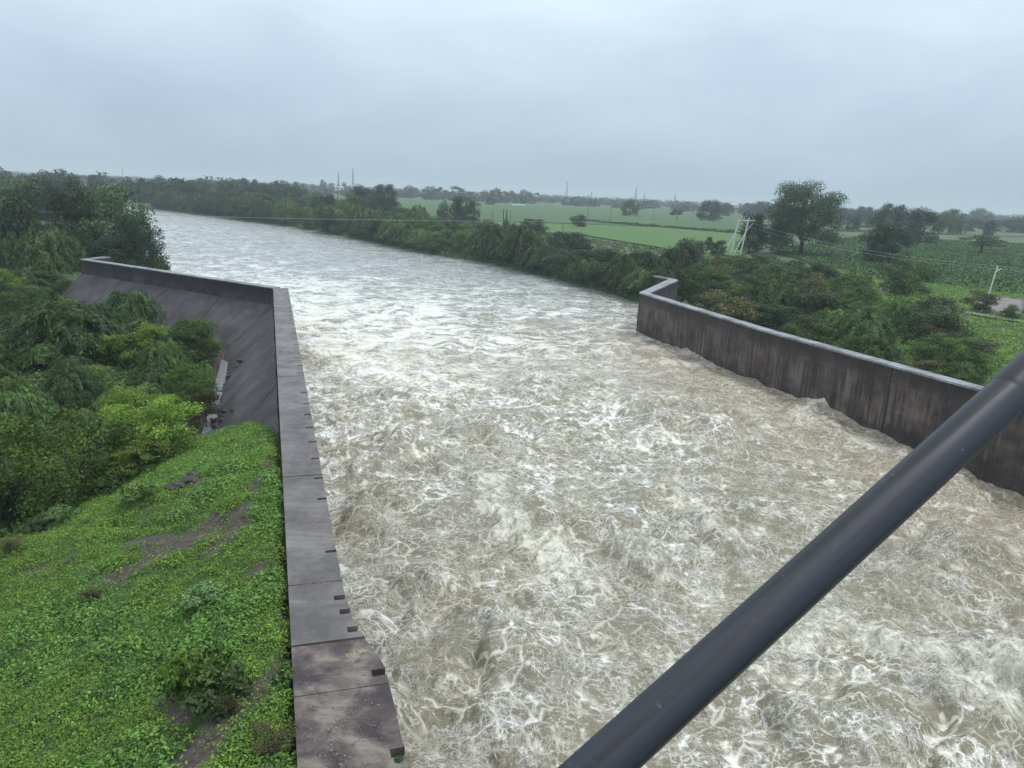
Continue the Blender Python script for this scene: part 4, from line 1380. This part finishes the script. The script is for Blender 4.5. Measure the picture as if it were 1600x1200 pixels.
# left lowland
low = PX([(0, 440), (95, 448), (100, 470), (200, 500), (345, 540), (345, 600), (322, 690), (300, 730), (180, 780), (0, 838), (-70, 850), (-90, 440)], .3)
pts = poisson(low, 3.7, 5000, 6, grow=.006)
pts = [(x, y) for x, y in pts if (x - LW0[0]) * LN[0] + (y - LW0[1]) * LN[1] > 6.9 and (x - LW1[0]) * WN[0] + (y - LW1[1]) * WN[1] > 8.0]
nearp = [p for p in pts if p[1] < 46]; farp = [p for p in pts if p[1] >= 46]
thicket(farp, DL * 2 + DR + SH + LI[:1], 2.3, 'behind the left wall', 'bushes in the hollow behind the left wall', 12, rows=8, hmul=1.0)
thicket(nearp, LI * 3 + SH * 2 + DR[:2], 2.1, 'below the grassy bank', 'bushes at the foot of the grassy bank', 13, rows=5, hmul=1.0)
Y_ = [('lime0', 110, 800, 655, 240, 'big lime green shrub at the foot of the grassy bank, widest of the left bushes'), ('lime1', 245, 745, 640, 150, 'lime green shrub beside the drain, right of the widest shrub'),
      ('shrub2', 312, 560, 500, 84, 'light topped shrub standing against the sloping apron'), ('lime2', 215, 570, 508, 100, 'bright shrub in the middle of the hollow behind the left wall'),
      ('droop3', 205, 530, 462, 110, 'dark drooping bush leaning on the wing apron'), ('dlight1', 110, 560, 470, 200, 'wide feathery light bush in front of the wing apron'),
      ('lime0', 300, 640, 578, 90, 'yellow green shrub at the edge of the drain'), ('brownb', 322, 660, 610, 50, 'reddish dry bush over the drain')]
for kd, bx, by, tp, wd, lb in Y_: T(kd, bx, by, tp, wd, lb, 'bush', 'bush', zg=-.2)


# ---- small plants on the bank
def bank_plant(kind, px, py, R, H, label):
    x, y = G(px, py); plant(kind, 'bush', x, y, R, H, label, 'plant')


bank_plant('weed', 305, 1075, .75, 1.15, 'yellow topped weed clump in the middle of the grassy bank')
bank_plant('weedgreen', 330, 1100, .8, .7, 'dark leaved weed at the foot of the yellow topped clump')
bank_plant('leafy', 325, 942, .6, .6, 'grey green large leaved plant alone on the grassy bank')
bank_plant('brownb', 345, 1110, .35, .45, 'brownish weed right of the yellow topped clump')
bank_plant('brownb', 140, 945, .35, .6, 'small yellowish brown weed left on the grassy bank')
bank_plant('weedgreen', 466, 945, .28, .45, 'small weed that overhangs the land edge of the wall')
bank_plant('brownb', 425, 1165, .55, .6, 'brown green weed near the wall at the bottom of the picture')
bank_plant('leafy', 95, 820, .7, .9, 'pale large leaved plant at the lower edge of the widest shrub')
bank_plant('leafy', 60, 832, .6, .8, 'pale large leaved plant at the left edge under the widest shrub')
bank_plant('weedgreen', 448, 1070, .45, .5, 'dark green weed pushing against the wall edge')
bank_plant('weedgreen', 215, 790, .8, .9, 'green weed at the upper edge of the grassy bank')
bank_plant('brownb', 20, 870, .6, .8, 'brownish weed at the left edge of the grassy bank')
x, y = LP(s_of(617, 1185), 1.95)
plant('leafy', 'bush', x, y, .18, .3, 'sprig of leaves growing in the lowest pocket of the left wall', 'plant', z=WTOP - .25)


# ------------------------------------------------------------------ instanced covers (stuff)
def clump(name, mat, n, R, H, leaf, seed, aspect=.6, up=.9):
    r = np.random.default_rng(seed)
    a = r.uniform(0, 2 * np.pi, n); rad = R * np.sqrt(r.random(n))
    P_ = np.column_stack([rad * np.cos(a), rad * np.sin(a), H * r.random(n) * (1 - .5 * (rad / R) ** 2) + .01])
    N_ = np.column_stack([np.cos(a) * .5, np.sin(a) * .5, np.full(n, up)]) + r.normal(0, .38, (n, 3))
    v = np.clip(.25 + .5 * P_[:, 2] / H + r.normal(0, .18, n), 0, 1)  # upper leaves lighter, lower ones darker: top light painted into the leaf tone
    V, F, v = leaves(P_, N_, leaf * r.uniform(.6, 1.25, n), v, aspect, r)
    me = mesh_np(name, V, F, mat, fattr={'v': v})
    return bpy.data.objects.new(name + '_source', me)


def scatter(name, pts, scales, sources, label, cat, seed, tilt=.25):
    r = np.random.default_rng(seed)
    pick = r.integers(0, len(sources), len(pts))
    me = bpy.data.meshes.new(name); me.vertices.add(len(pts)); me.vertices.foreach_set('co', np.asarray(pts, np.float32).ravel())
    rot = np.column_stack([r.normal(0, tilt, len(pts)), r.normal(0, tilt, len(pts)), r.uniform(0, 6.28, len(pts))]).astype(np.float32)
    a = me.attributes.new('rot', 'FLOAT_VECTOR', 'POINT'); a.data.foreach_set('vector', rot.ravel())
    a = me.attributes.new('scl', 'FLOAT', 'POINT'); a.data.foreach_set('value', np.asarray(scales, np.float32))
    a = me.attributes.new('pick', 'INT', 'POINT'); a.data.foreach_set('value', pick.astype(np.int32))
    o = link(name, me); tag(o, label, cat, kind='stuff')
    ng = bpy.data.node_groups.new(name + '_nodes', 'GeometryNodeTree')
    ng.interface.new_socket('Geometry', in_out='INPUT', socket_type='NodeSocketGeometry'); ng.interface.new_socket('Geometry', in_out='OUTPUT', socket_type='NodeSocketGeometry')
    N_, L_n = ng.nodes, ng.links
    gi, go = N_.new('NodeGroupInput'), N_.new('NodeGroupOutput')
    jn = N_.new('GeometryNodeJoinGeometry')

    def na(nm, typ):
        q = N_.new('GeometryNodeInputNamedAttribute'); q.data_type = typ; q.inputs['Name'].default_value = nm
        return [s_ for s_ in q.outputs if s_.enabled and s_.name == 'Attribute'][0]
    rt, sl, pk = na('rot', 'FLOAT_VECTOR'), na('scl', 'FLOAT'), na('pick', 'INT')
    e2r = N_.new('FunctionNodeEulerToRotation'); L_n.new(rt, e2r.inputs[0])
    for i, src in enumerate(sources):
        oi = N_.new('GeometryNodeObjectInfo'); oi.inputs['Object'].default_value = src
        ins = N_.new('GeometryNodeInstanceOnPoints')
        cmp_ = N_.new('FunctionNodeCompare'); cmp_.data_type = 'INT'; cmp_.operation = 'EQUAL'
        ii = [s_ for s_ in cmp_.inputs if s_.enabled]
        L_n.new(pk, ii[0]); ii[1].default_value = i
        L_n.new(gi.outputs[0], ins.inputs['Points']); L_n.new(cmp_.outputs[0], ins.inputs['Selection'])
        L_n.new(oi.outputs['Geometry'], ins.inputs['Instance']); L_n.new(e2r.outputs[0], ins.inputs['Rotation']); L_n.new(sl, ins.inputs['Scale'])
        L_n.new(ins.outputs[0], jn.inputs[0])
    L_n.new(jn.outputs[0], go.inputs[0])
    md = o.modifiers.new('scatter', 'NODES'); md.node_group = ng
    return o


def dirt_at(x, y):
    d = np.zeros(len(x)); nn = fbm(x / 1.5, y / 1.5, 31, 3)
    for A, B, w in DIRT: d = np.maximum(d, sstep(w * 1.25, w * .55, segdist(x, y, A, B) + nn * w * .9))
    return d


def build_carpet():
    r = np.random.default_rng(5)
    n = 120000
    s = r.uniform(-2, 60, n); t = r.uniform(.02, 24, n)
    x = LW0[0] + LU[0] * s + LN[0] * t; y = LW0[1] + LU[1] * s + LN[1] * t
    z = ground(x, y)
    dz = AZ0 - ASL * t
    d = dirt_at(x, y)
    pn = fbm(x / 2.0, y / 2.0, 33, 3)
    keep = (z > .0) & ((z > dz + .02)) & (r.random(n) > d * .93) & (r.random(n) < np.maximum(.68 + 1.0 * pn, .42)) & ~((s > 50) & (t < 6))
    keep |= (t < .25) & (r.random(n) < .5) & (s < 33) & (z > 3.6)
    x, y, z, t, s = x[keep], y[keep], z[keep], t[keep], s[keep]
    soft = fbm(x / 5, y / 5, 35, 2) + .35 * np.exp(-(((x + 12.5) / 4) ** 2 + ((y - 19) / 4) ** 2)) > .22
    src = [clump('carpet', LM['carpet'], 34, .24, .20, .030, i + 1) for i in range(5)]
    src2 = [clump('carpet_soft', LM['carpet2'], 28, .26, .21, .038, i + 21) for i in range(4)]
    P_ = np.column_stack([x, y, z - .02])
    sc_ = (.72 + .75 * np.clip(fbm(x / 1.1, y / 1.1, 37, 2) + .4, 0, 1)) * r.uniform(.75, 1.25, len(x))
    scatter('ground_cover', P_[~soft], sc_[~soft], src, 'bright green leafy weeds that carpet the bank beside the left wall', 'ground cover', 1)
    scatter('ground_cover', P_[soft], sc_[soft] * 1.1, src2, 'softer blue green weeds growing in a large patch at the left of the bank', 'ground cover', 2)
    # dry and tall stalks
    k = r.choice(len(x), 700)
    st = []
    for i in range(3):
        q = clump('stalk', LM['brown'], 14, .07, .55, .05, 60 + i, .25, .2); st.append(q)
    scatter('dry_stalks', P_[k], r.uniform(.6, 1.3, len(k)), st, 'thin brownish stalks standing up out of the green weeds of the bank', 'weeds', 3)
build_carpet()


def region_cover(name, poly, n, mat, leaf, R, H, label, seed, zoff=0., cond=None, scale=1.0):
    r = np.random.default_rng(seed)
    xs, ys = [p[0] for p in poly], [p[1] for p in poly]
    x = r.uniform(min(xs), max(xs), n); y = r.uniform(min(ys), max(ys), n)
    k = in_poly(x, y, poly); k &= river_sd(x, y) > 1.0
    if cond is not None: k &= cond(x, y)
    x, y = x[k], y[k]; z = ground(x, y)
    k = (fbm(x / 4, y / 4, seed, 3) > -.28) & (z > -.6); x, y, z = x[k], y[k], z[k]
    src = [clump(name, mat, 14, R, H, leaf, seed * 10 + i) for i in range(4)]
    scatter(name, np.column_stack([x, y, z + zoff]), scale * r.uniform(.7, 1.4, len(x)), src, label, 'ground cover', seed)


not_apron = lambda x, y: ((x - LW0[0]) * LN[0] + (y - LW0[1]) * LN[1] > 5.2) & ((x - LW1[0]) * WN[0] + (y - LW1[1]) * WN[1] > 5.0)
region_cover('undergrowth', PX([(-260, 425), (100, 425), (380, 470), (380, 740), (-260, 950)], 0), 26000, LM['mid'], .13, .55, .5, 'green undergrowth between the bushes of the left hollow', 41, cond=not_apron)
region_cover('undergrowth', [(26, 60), (18, 92), (24, 108), (21, 116), (60, 190), (150, 150), (90, 60), (44, 40)], 42000, LM['carpet'], .12, .55, .35, 'bright green ground cover behind the right wall', 42,
             cond=lambda x, y: ~np.any([in_poly(x, y, PX(q)) for q in SANDY], axis=0) & (river_sd(x, y) > 1.5))
region_cover('bank_grass', [(20, 116), (60, 190), (-10, 330), (-90, 400), (-190, 415), (-112, 320), (-45, 230), (4, 146)], 26000, LM['mid'], .26, 1.1, .8, 'rough green growth between the bushes of the right river bank', 43)


# ------------------------------------------------------------------ fields
def field(name, poly, c1, c2, z, rows=None, ang=0.):
    P_ = PX(poly, 1.62)
    m = NM(name + '_soil_green'); p = m.pos()
    a = m.noise(p, .03, 4, .6); b = m.noise(p, .5, 5, .65)
    c = m.mix(m.rng(a, .35, .65), c1, c2)
    c = m.mix(m.math('MULTIPLY', b, .5), c, tuple(x * .6 for x in c1))
    if rows:
        mp = m.N("ShaderNodeMapping", Rotation=(0, 0, ang)); m.l.new(p, mp.inputs[0])
        sx = m.N("ShaderNodeSeparateXYZ"); m.l.new(mp.outputs[0], sx.inputs[0])
        w = m.math('ABSOLUTE', m.math('SUBTRACT', m.math('FRACT', m.math('MULTIPLY', sx.outputs['X'], 1 / rows)), .5))
        c = m.mix(m.rng(w, .28, .42, 0, .55), c, (.10, .085, .06))
    m.set(Base_Color=c, Roughness=.9); m.bump(b, .5, .3)
    bm = bmesh.new(); vs = [bm.verts.new((x, y, z)) for x, y in P_]; f = bm.faces.new(vs)
    me = bm_mesh(bm, name, m.m)
    if me.polygons[0].normal.z < 0: me.flip_normals()
    tag(link(name, me), kind='structure')


field('far_field', [(450, 297), (560, 303), (640, 311), (560, 316), (480, 309)], (.055, .115, .032), (.07, .13, .04), 1.90)
field('field', [(625, 308), (860, 321), (1100, 334), (1230, 342), (1230, 362), (900, 350), (750, 345), (620, 333)], (.045, .108, .026), (.060, .126, .032), 1.86)
field('bright_field', [(900, 351), (1230, 363), (1205, 386), (1150, 402), (1050, 391), (910, 368), (830, 364), (760, 347)], (.062, .150, .022), (.080, .165, .03), 1.93)
field('crop_field', [(1232, 363), (1390, 362), (1640, 377), (1680, 470), (1530, 452), (1470, 445), (1380, 436), (1205, 395)], (.052, .118, .034), (.070, .135, .042), 1.89, 1.8, .12)
field('far_field', [(1300, 345), (1470, 350), (1650, 360), (1650, 372), (1480, 366), (1300, 358)], (.06, .115, .04), (.075, .13, .045), 1.95)
field('flooded_field', [(800, 319.4), (822, 319.8), (820, 321), (800, 320.6)], (.45, .5, .55), (.5, .55, .6), 2.0)
field('flooded_field', [(1568, 384.5), (1640, 387), (1640, 390), (1568, 386.5)], (.40, .42, .44), (.45, .48, .5), 2.0)
field('footpath', [(1375, 467), (1440, 481), (1500, 490), (1560, 500), (1640, 513), (1640, 509), (1560, 496), (1500, 487), (1440, 478)], (.17, .17, .13), (.22, .21, .17), 1.84)


def crops():
    P_ = PX([(1200, 392), (1360, 366), (1640, 378), (1680, 470), (1530, 452), (1470, 445), (1380, 436)], 1.9)
    a = -.12; u = np.array([math.sin(-a), math.cos(a)]); w = np.array([math.cos(a), math.sin(a)])
    r = np.random.default_rng(8)
    I, J = np.meshgrid(np.arange(-60, 140), np.arange(0, 420))
    X = w[0] * I * 1.8 + u[0] * J * .7 + r.normal(0, .13, I.shape); Y = 120 + w[1] * I * 1.8 + u[1] * J * .7 + r.normal(0, .15, I.shape)
    X, Y = X.ravel(), Y.ravel(); k = in_poly(X, Y, P_) & (r.random(len(X)) < .92); X, Y = X[k], Y[k]
    src = [clump('crop', LM['crop'], 9, .38, .6, .26, 300 + i, .5, .6) for i in range(3)]
    scatter('crop_plants', np.column_stack([X, Y, np.full(len(X), 1.9)]), r.uniform(.7, 1.25, len(X)), src, 'rows of young green crop plants in the field at the right', 'crop', 9, .1)
crops()

# hedge strips between the parcels: rows of small bushes one can tell apart
HEDGE = [((915, 346), (1195, 369), 14, 'low dark hedge line between the bright field and the field behind it'),
         ((1310, 362), (1500, 368), 16, 'long low hedge in front of the far pale fields at the right'),
         ((1170, 352), (1215, 354), 5, 'short low hedge at the left side of the largest tree')]
for hi, (a, b, n, lb) in enumerate(HEDGE):
    A, B = np.array(at(*a, 1.7)), np.array(at(*b, 1.7)); L_h = float(np.hypot(*(B - A))); r = np.random.default_rng(hi + 900)
    nl = int(L_h * 30); u = r.random(nl); hh = 1.4 + 1.1 * fbm(u * L_h / 6, u * 0, hi, 3)
    ang = r.uniform(0, np.pi, nl); rad = np.clip(hh, .3, 3)
    d2 = (B - A) / L_h; n2_ = np.array([-d2[1], d2[0]])
    off_ = np.cos(ang) * rad * 1.2 + r.normal(0, .2, nl); zz = np.sin(ang) * rad * r.uniform(.5, 1, nl)
    Pm = np.column_stack([A[0] + d2[0] * u * L_h + n2_[0] * off_, A[1] + d2[1] * u * L_h + n2_[1] * off_, 1.7 + zz])
    V, F, v = leaves(Pm, np.column_stack([n2_[0] * np.cos(ang), n2_[1] * np.cos(ang), np.sin(ang)]) + r.normal(0, .4, (nl, 3)), .38, np.clip(.3 + .25 * zz / 2 + r.normal(0, .15, nl), 0, 1), .7, r)  # hedge leaves lightened upward, top light painted in
    tag(link('hedge', mesh_np('hedge', V, F, LM['mid'], fattr={'v': v})), lb, 'hedge')

# ------------------------------------------------------------------ poles, wires, masts, houses
M_POLE = plain('weathered_pole', (.68, .67, .65), .8, var=.25, scale=2)
M_DPOLE = plain('dark_post', (.06, .055, .05), .8)
M_WIRE = plain('grey_cable', (.34, .35, .36), .5)
M_STEEL = plain('grey_steel', (.16, .17, .19), .6)
M_PORC = plain('insulator', (.35, .22, .16), .4)


def bar(a, b, r, nseg=7): return tube_np([a, (np.array(a) + np.array(b)) / 2, b], r, nseg)


def obj_np(name, parts, mat, parent=None, smooth=True):
    V, F = join_np(parts); return link(name, mesh_np(name, V, F, mat, smooth), parent)


def twin_pole():
    x, y = at(1149, 399, 1.6)
    root = empty('twin_power_pole', (x, y, 1.5), -.35)
    tag(root, 'leaning wooden twin power pole with struts and crossarm at the edge of the bright field', 'power pole')
    L = .55   # lean
    tops = [(-1.0, 0), (1.6, 0)]
    for k, bx in enumerate((-1.4, 1.2)):
        tx = bx + 1.3
        obj_np('pole', [bar((bx, 0, -.3), (tx, 0, 10.4 if k else 10.0), .20)], M_POLE, root)
        obj_np('strut', [bar((bx - 1.9, -.6, -.3), (bx + .95, -.05, 6.8), .17)], M_POLE, root)
    obj_np('crossarm', [bar((-.6, 0, 9.55), (4.1, 0, 9.75), .12)], M_POLE, root)
    obj_np('brace', [bar((2.2, 0, 6.9), (3.7, 0, 9.0), .08)], M_POLE, root)
    obj_np('brace', [bar((-1.2, 0, 1.2), (1.4, 0, 1.3), .07)], M_POLE, root)
    obj_np('brace', [bar((-.9, 0, 1.3), (1.8, 0, 5.4), .05)], M_POLE, root)
    for q in (-.4, 1.2, 2.5, 3.9):
        obj_np('insulator', [tube_np([(q, 0, 9.65), (q, 0, 9.75), (q, 0, 9.85), (q, 0, 10.0)], [.05, .11, .06, .09], 8)], M_PORC, root)
    return x, y
TX, TY = twin_pole()


def simple_pole(px, py, H, label, mat, r=.11, lean=(0, 0), arm=None, zg=1.6):
    x, y = at(px, py, zg)
    root = empty('power_pole', (x, y, zg - .2)); tag(root, label, 'pole')
    top = np.array([lean[0], lean[1], H])
    obj_np('pole', [bar((0, 0, 0), tuple(top), r)], mat, root)
    if arm == 'stub':
        obj_np('crossarm', [bar(tuple(top * .86), (top[0] * .86 + .75, 0, top[2] * .93), r * .8)], mat, root)
    elif arm:
        obj_np('crossarm', [bar((top[0] - arm, 0, H * .96), (top[0] + arm, 0, H * .96), r * .6)], mat, root)
    return np.array([x, y, zg - .2]) + top


p_r = simple_pole(1541, 472, 6.2, 'pale leaning wooden post with a short side arm beside the crop field', M_POLE, .12, (.75, 0), 'stub')
simple_pole(786, 356, 7.6, 'left one of the two dark posts at the edge of the fields', M_DPOLE, .20, (0, 0), None)
simple_pole(791, 357, 7.6, 'right one of the two dark posts at the edge of the fields', M_DPOLE, .24, (0, 0), None)
simple_pole(769, 358, 7, 'thin grey post left of the two dark posts', M_DPOLE, .10)
simple_pole(797, 352, 6.5, 'thin grey post right of the two dark posts', M_DPOLE, .09)
simple_pole(528, 320, 13, 'dark power pole in the thicket left of the dark tree pair', M_DPOLE, .25, (0, 0), 1.4)
simple_pole(749, 350, 6, 'thin post just right of the lone dark round tree', M_DPOLE, .09)
simple_pole(917, 344, 7.5, 'thin power pole in the field right of the lone dark bush', M_DPOLE, .10, (.8, 0))
simple_pole(953, 348, 8, 'thin power pole in the middle of the bright field', M_DPOLE, .10, (.4, 0))
simple_pole(1020, 342, 8, 'thin power pole in front of the little umbrella tree', M_DPOLE, .10, (.3, 0))
simple_pole(1080, 350, 8, 'thin power pole left of the dark double crowned tree', M_DPOLE, .09, (.4, 0))
simple_pole(879, 362, 4, 'short dark stake at the edge of the bright field', M_DPOLE, .10)


def wire(name, pts, sag, r, label, group=None):
    parts = []
    for a, b in zip(pts[:-1], pts[1:]):
        a, b = np.array(a, float), np.array(b, float); t = np.linspace(0, 1, 24)[:, None]
        parts.append(tube_np(a * (1 - t) + b * t - np.array([0, 0, sag]) * 4 * t * (1 - t), r, 5))
    V, F = join_np(parts); tag(link(name, mesh_np(name, V, F, M_WIRE, True)), label, 'cable', group)


wire('power_cable', [(-190, 118, 10.2), (TX - 1, TY, 11.0)], 2.4, .035, 'thin pale cable spanning the whole river from the left trees to the twin power pole')
for k, (o, lb) in enumerate(((0, 'upper'), (.9, 'lower'))):
    wire('power_cable', [(TX + 1.5 - k * 1.2, TY, 11.1 - o), (p_r[0], p_r[1], p_r[2] - o * .5), (p_r[0] + 60, p_r[1] - 70, 8.5)], 1.6, .025,
         f'{lb} thin cable from the twin power pole to the pale leaning post')


def mast(px, top, dist, wdt, label, antenna=False):
    x = (px - 800) / FPX * dist
    ztop = CAM_H + (hor(px) - top) / FPX * dist
    root = empty('lattice_mast', (x, dist, 1)); tag(root, label, 'mast')
    H = ztop - 1
    parts = []
    n = 8
    for sx, sy in ((-1, -1), (1, -1), (1, 1), (-1, 1)):
        parts.append(bar((sx * wdt, sy * wdt, 0), (sx * wdt * .22, sy * wdt * .22, H), dist * .00016, 4))
    for i in range(n):
        z0, z1 = H * i / n, H * (i + 1) / n; w0, w1 = wdt * (1 - .78 * i / n), wdt * (1 - .78 * (i + 1) / n)
        for s1 in (-1, 1): parts.append(bar((-w0 * s1, -w0, z0), (w1 * s1, -w1, z1), dist * .0001, 4)); parts.append(bar((-w0 * s1, w0, z0), (w1 * s1, w1, z1), dist * .0001, 4))
    obj_np('lattice_frame', parts, M_STEEL, root)
    if antenna:
        obj_np('antenna', [bar((a, 0, H * .93), (a, 0, H * 1.02), wdt * .13, 6) for a in (-wdt * .4, wdt * .4)] + [bar((-wdt * .4, 0, H * .95), (wdt * .4, 0, H * .95), wdt * .06, 5)], M_STEEL, root)


mast(524, 268, 1400, 1.6, 'left and shorter one of the two masts on the skyline above the river bend', True)
mast(546, 264, 1400, 1.8, 'right and taller one of the two masts on the skyline above the river bend', True)
mast(870, 281, 1700, 2.6, 'pale slender lattice mast on the skyline in the middle')
mast(908, 296, 1700, 1.4, 'small faint mast right of the slender lattice mast')
mast(975, 291, 1300, 1.4, 'dark mast on the skyline above the dark tree row', True)
mast(988, 299, 1400, 1.3, 'short mast directly right of the dark mast')
mast(1034.5, 299, 1500, 1.3, 'short thin mast right of the middle of the skyline')
mast(1250, 306, 1900, 1.5, 'faint mast behind the crown of the largest tree')
mast(8, 246, 1300, 1.6, 'faint mast on the skyline at the left edge', True)

M_WALLS = [plain('house_wall_%d' % i, c, .8, var=.1) for i, c in enumerate(((.62, .62, .60), (.52, .50, .46), (.42, .46, .50)))]
M_ROOFT = plain('house_roof', (.30, .31, .33), .6); M_WIN = plain('house_window', (.04, .045, .05), .3)


def house(px, dist, w, h, up, label, k):
    x = (px - 800) / FPX * dist
    root = empty('house', (x, dist, up), 0); tag(root, label, 'house')

    def box(nm, x0, x1, y0, y1, z0, z1, mt):
        bm = bmesh.new(); prism(bm, [(x0, y0), (x1, y0), (x1, y1), (x0, y1)], z0, z1); return link(nm, bm_mesh(bm, nm, mt), root)
    box('wall', -w / 2, w / 2, -3, 3, 0, h, M_WALLS[k % 3])
    bm = bmesh.new()
    a = [bm.verts.new(q) for q in ((-w / 2 - .4, -3.5, h + .01), (w / 2 + .4, -3.5, h + .01), (w / 2 + .4, 3.5, h + .01), (-w / 2 - .4, 3.5, h + .01), (-w / 2 - .2, 0, h + 1.3), (w / 2 + .2, 0, h + 1.3))]
    for f in ((0, 1, 5, 4), (2, 3, 4, 5), (0, 4, 3), (1, 2, 5), (0, 3, 2, 1)): bm.faces.new([a[i] for i in f])
    link('roof', bm_mesh(bm, 'roof', M_ROOFT if k % 2 else M_WALLS[0]), root)
    for i in range(max(1, int(w // 4))):
        c = -w / 2 + (i + .5) * w / max(1, int(w // 4)); box('window', c - .6, c + .6, -3.03, -2.99, h * .45, h * .75, M_WIN)


HS = [(525, 1150, 12, 5, 7, 'small white house under the left mast of the pair'), (552, 1150, 18, 4, 10, 'long pale house under the right mast of the pair'), (380, 900, 14, 4, 13, 'pale shed on the left skyline above the river bend'),
      (762, 1250, 12, 8, 6, 'white block house on the skyline right of the two masts'), (742, 1250, 7, 6, 4, 'small white house in the far tree row left of the white block house'),
      (1088, 1050, 26, 4, 8, 'long bluish shed behind the dark tree row'), (1125, 1150, 12, 4, 8, 'small pale shed right of the long bluish shed'), (680, 1250, 10, 5, 5, 'pale house between the far trees left of the white block house'),
      (1165, 1300, 24, 5, 9, 'white shed on the skyline above the twin power pole'), (1560, 1500, 30, 5, 10, 'low white shed on the skyline at the right'), (1545, 1600, 16, 5, 9, 'small pale shed on the right skyline'),
      (640, 1200, 7, 4, 5, 'tiny pale house in the far tree row between the masts and the middle'), (1330, 1500, 14, 4, 9, 'tiny white shed on the skyline right of the largest tree')]
for k, (px, dist, w, h, up, lb) in enumerate(HS): house(px, dist, w, h, up, lb, k)

# ------------------------------------------------------------------ haze
hz = NM('haze')
hz.n.remove(hz.b)
pv = hz.N("ShaderNodeVolumePrincipled")
pv.inputs['Color'].default_value = (.80, .88, .97, 1)
pv.inputs['Density'].default_value = .00030
hz.l.new(pv.outputs[0], hz.out.inputs['Volume'])
bm = bmesh.new(); prism(bm, [(-11500, -60), (11500, -60), (11500, 10300), (-11500, 10300)], -5, 62)
tag(link('haze', bm_mesh(bm, 'haze', hz.m)), 'pale blue rain haze that hangs over the whole plain', 'haze', kind='stuff')
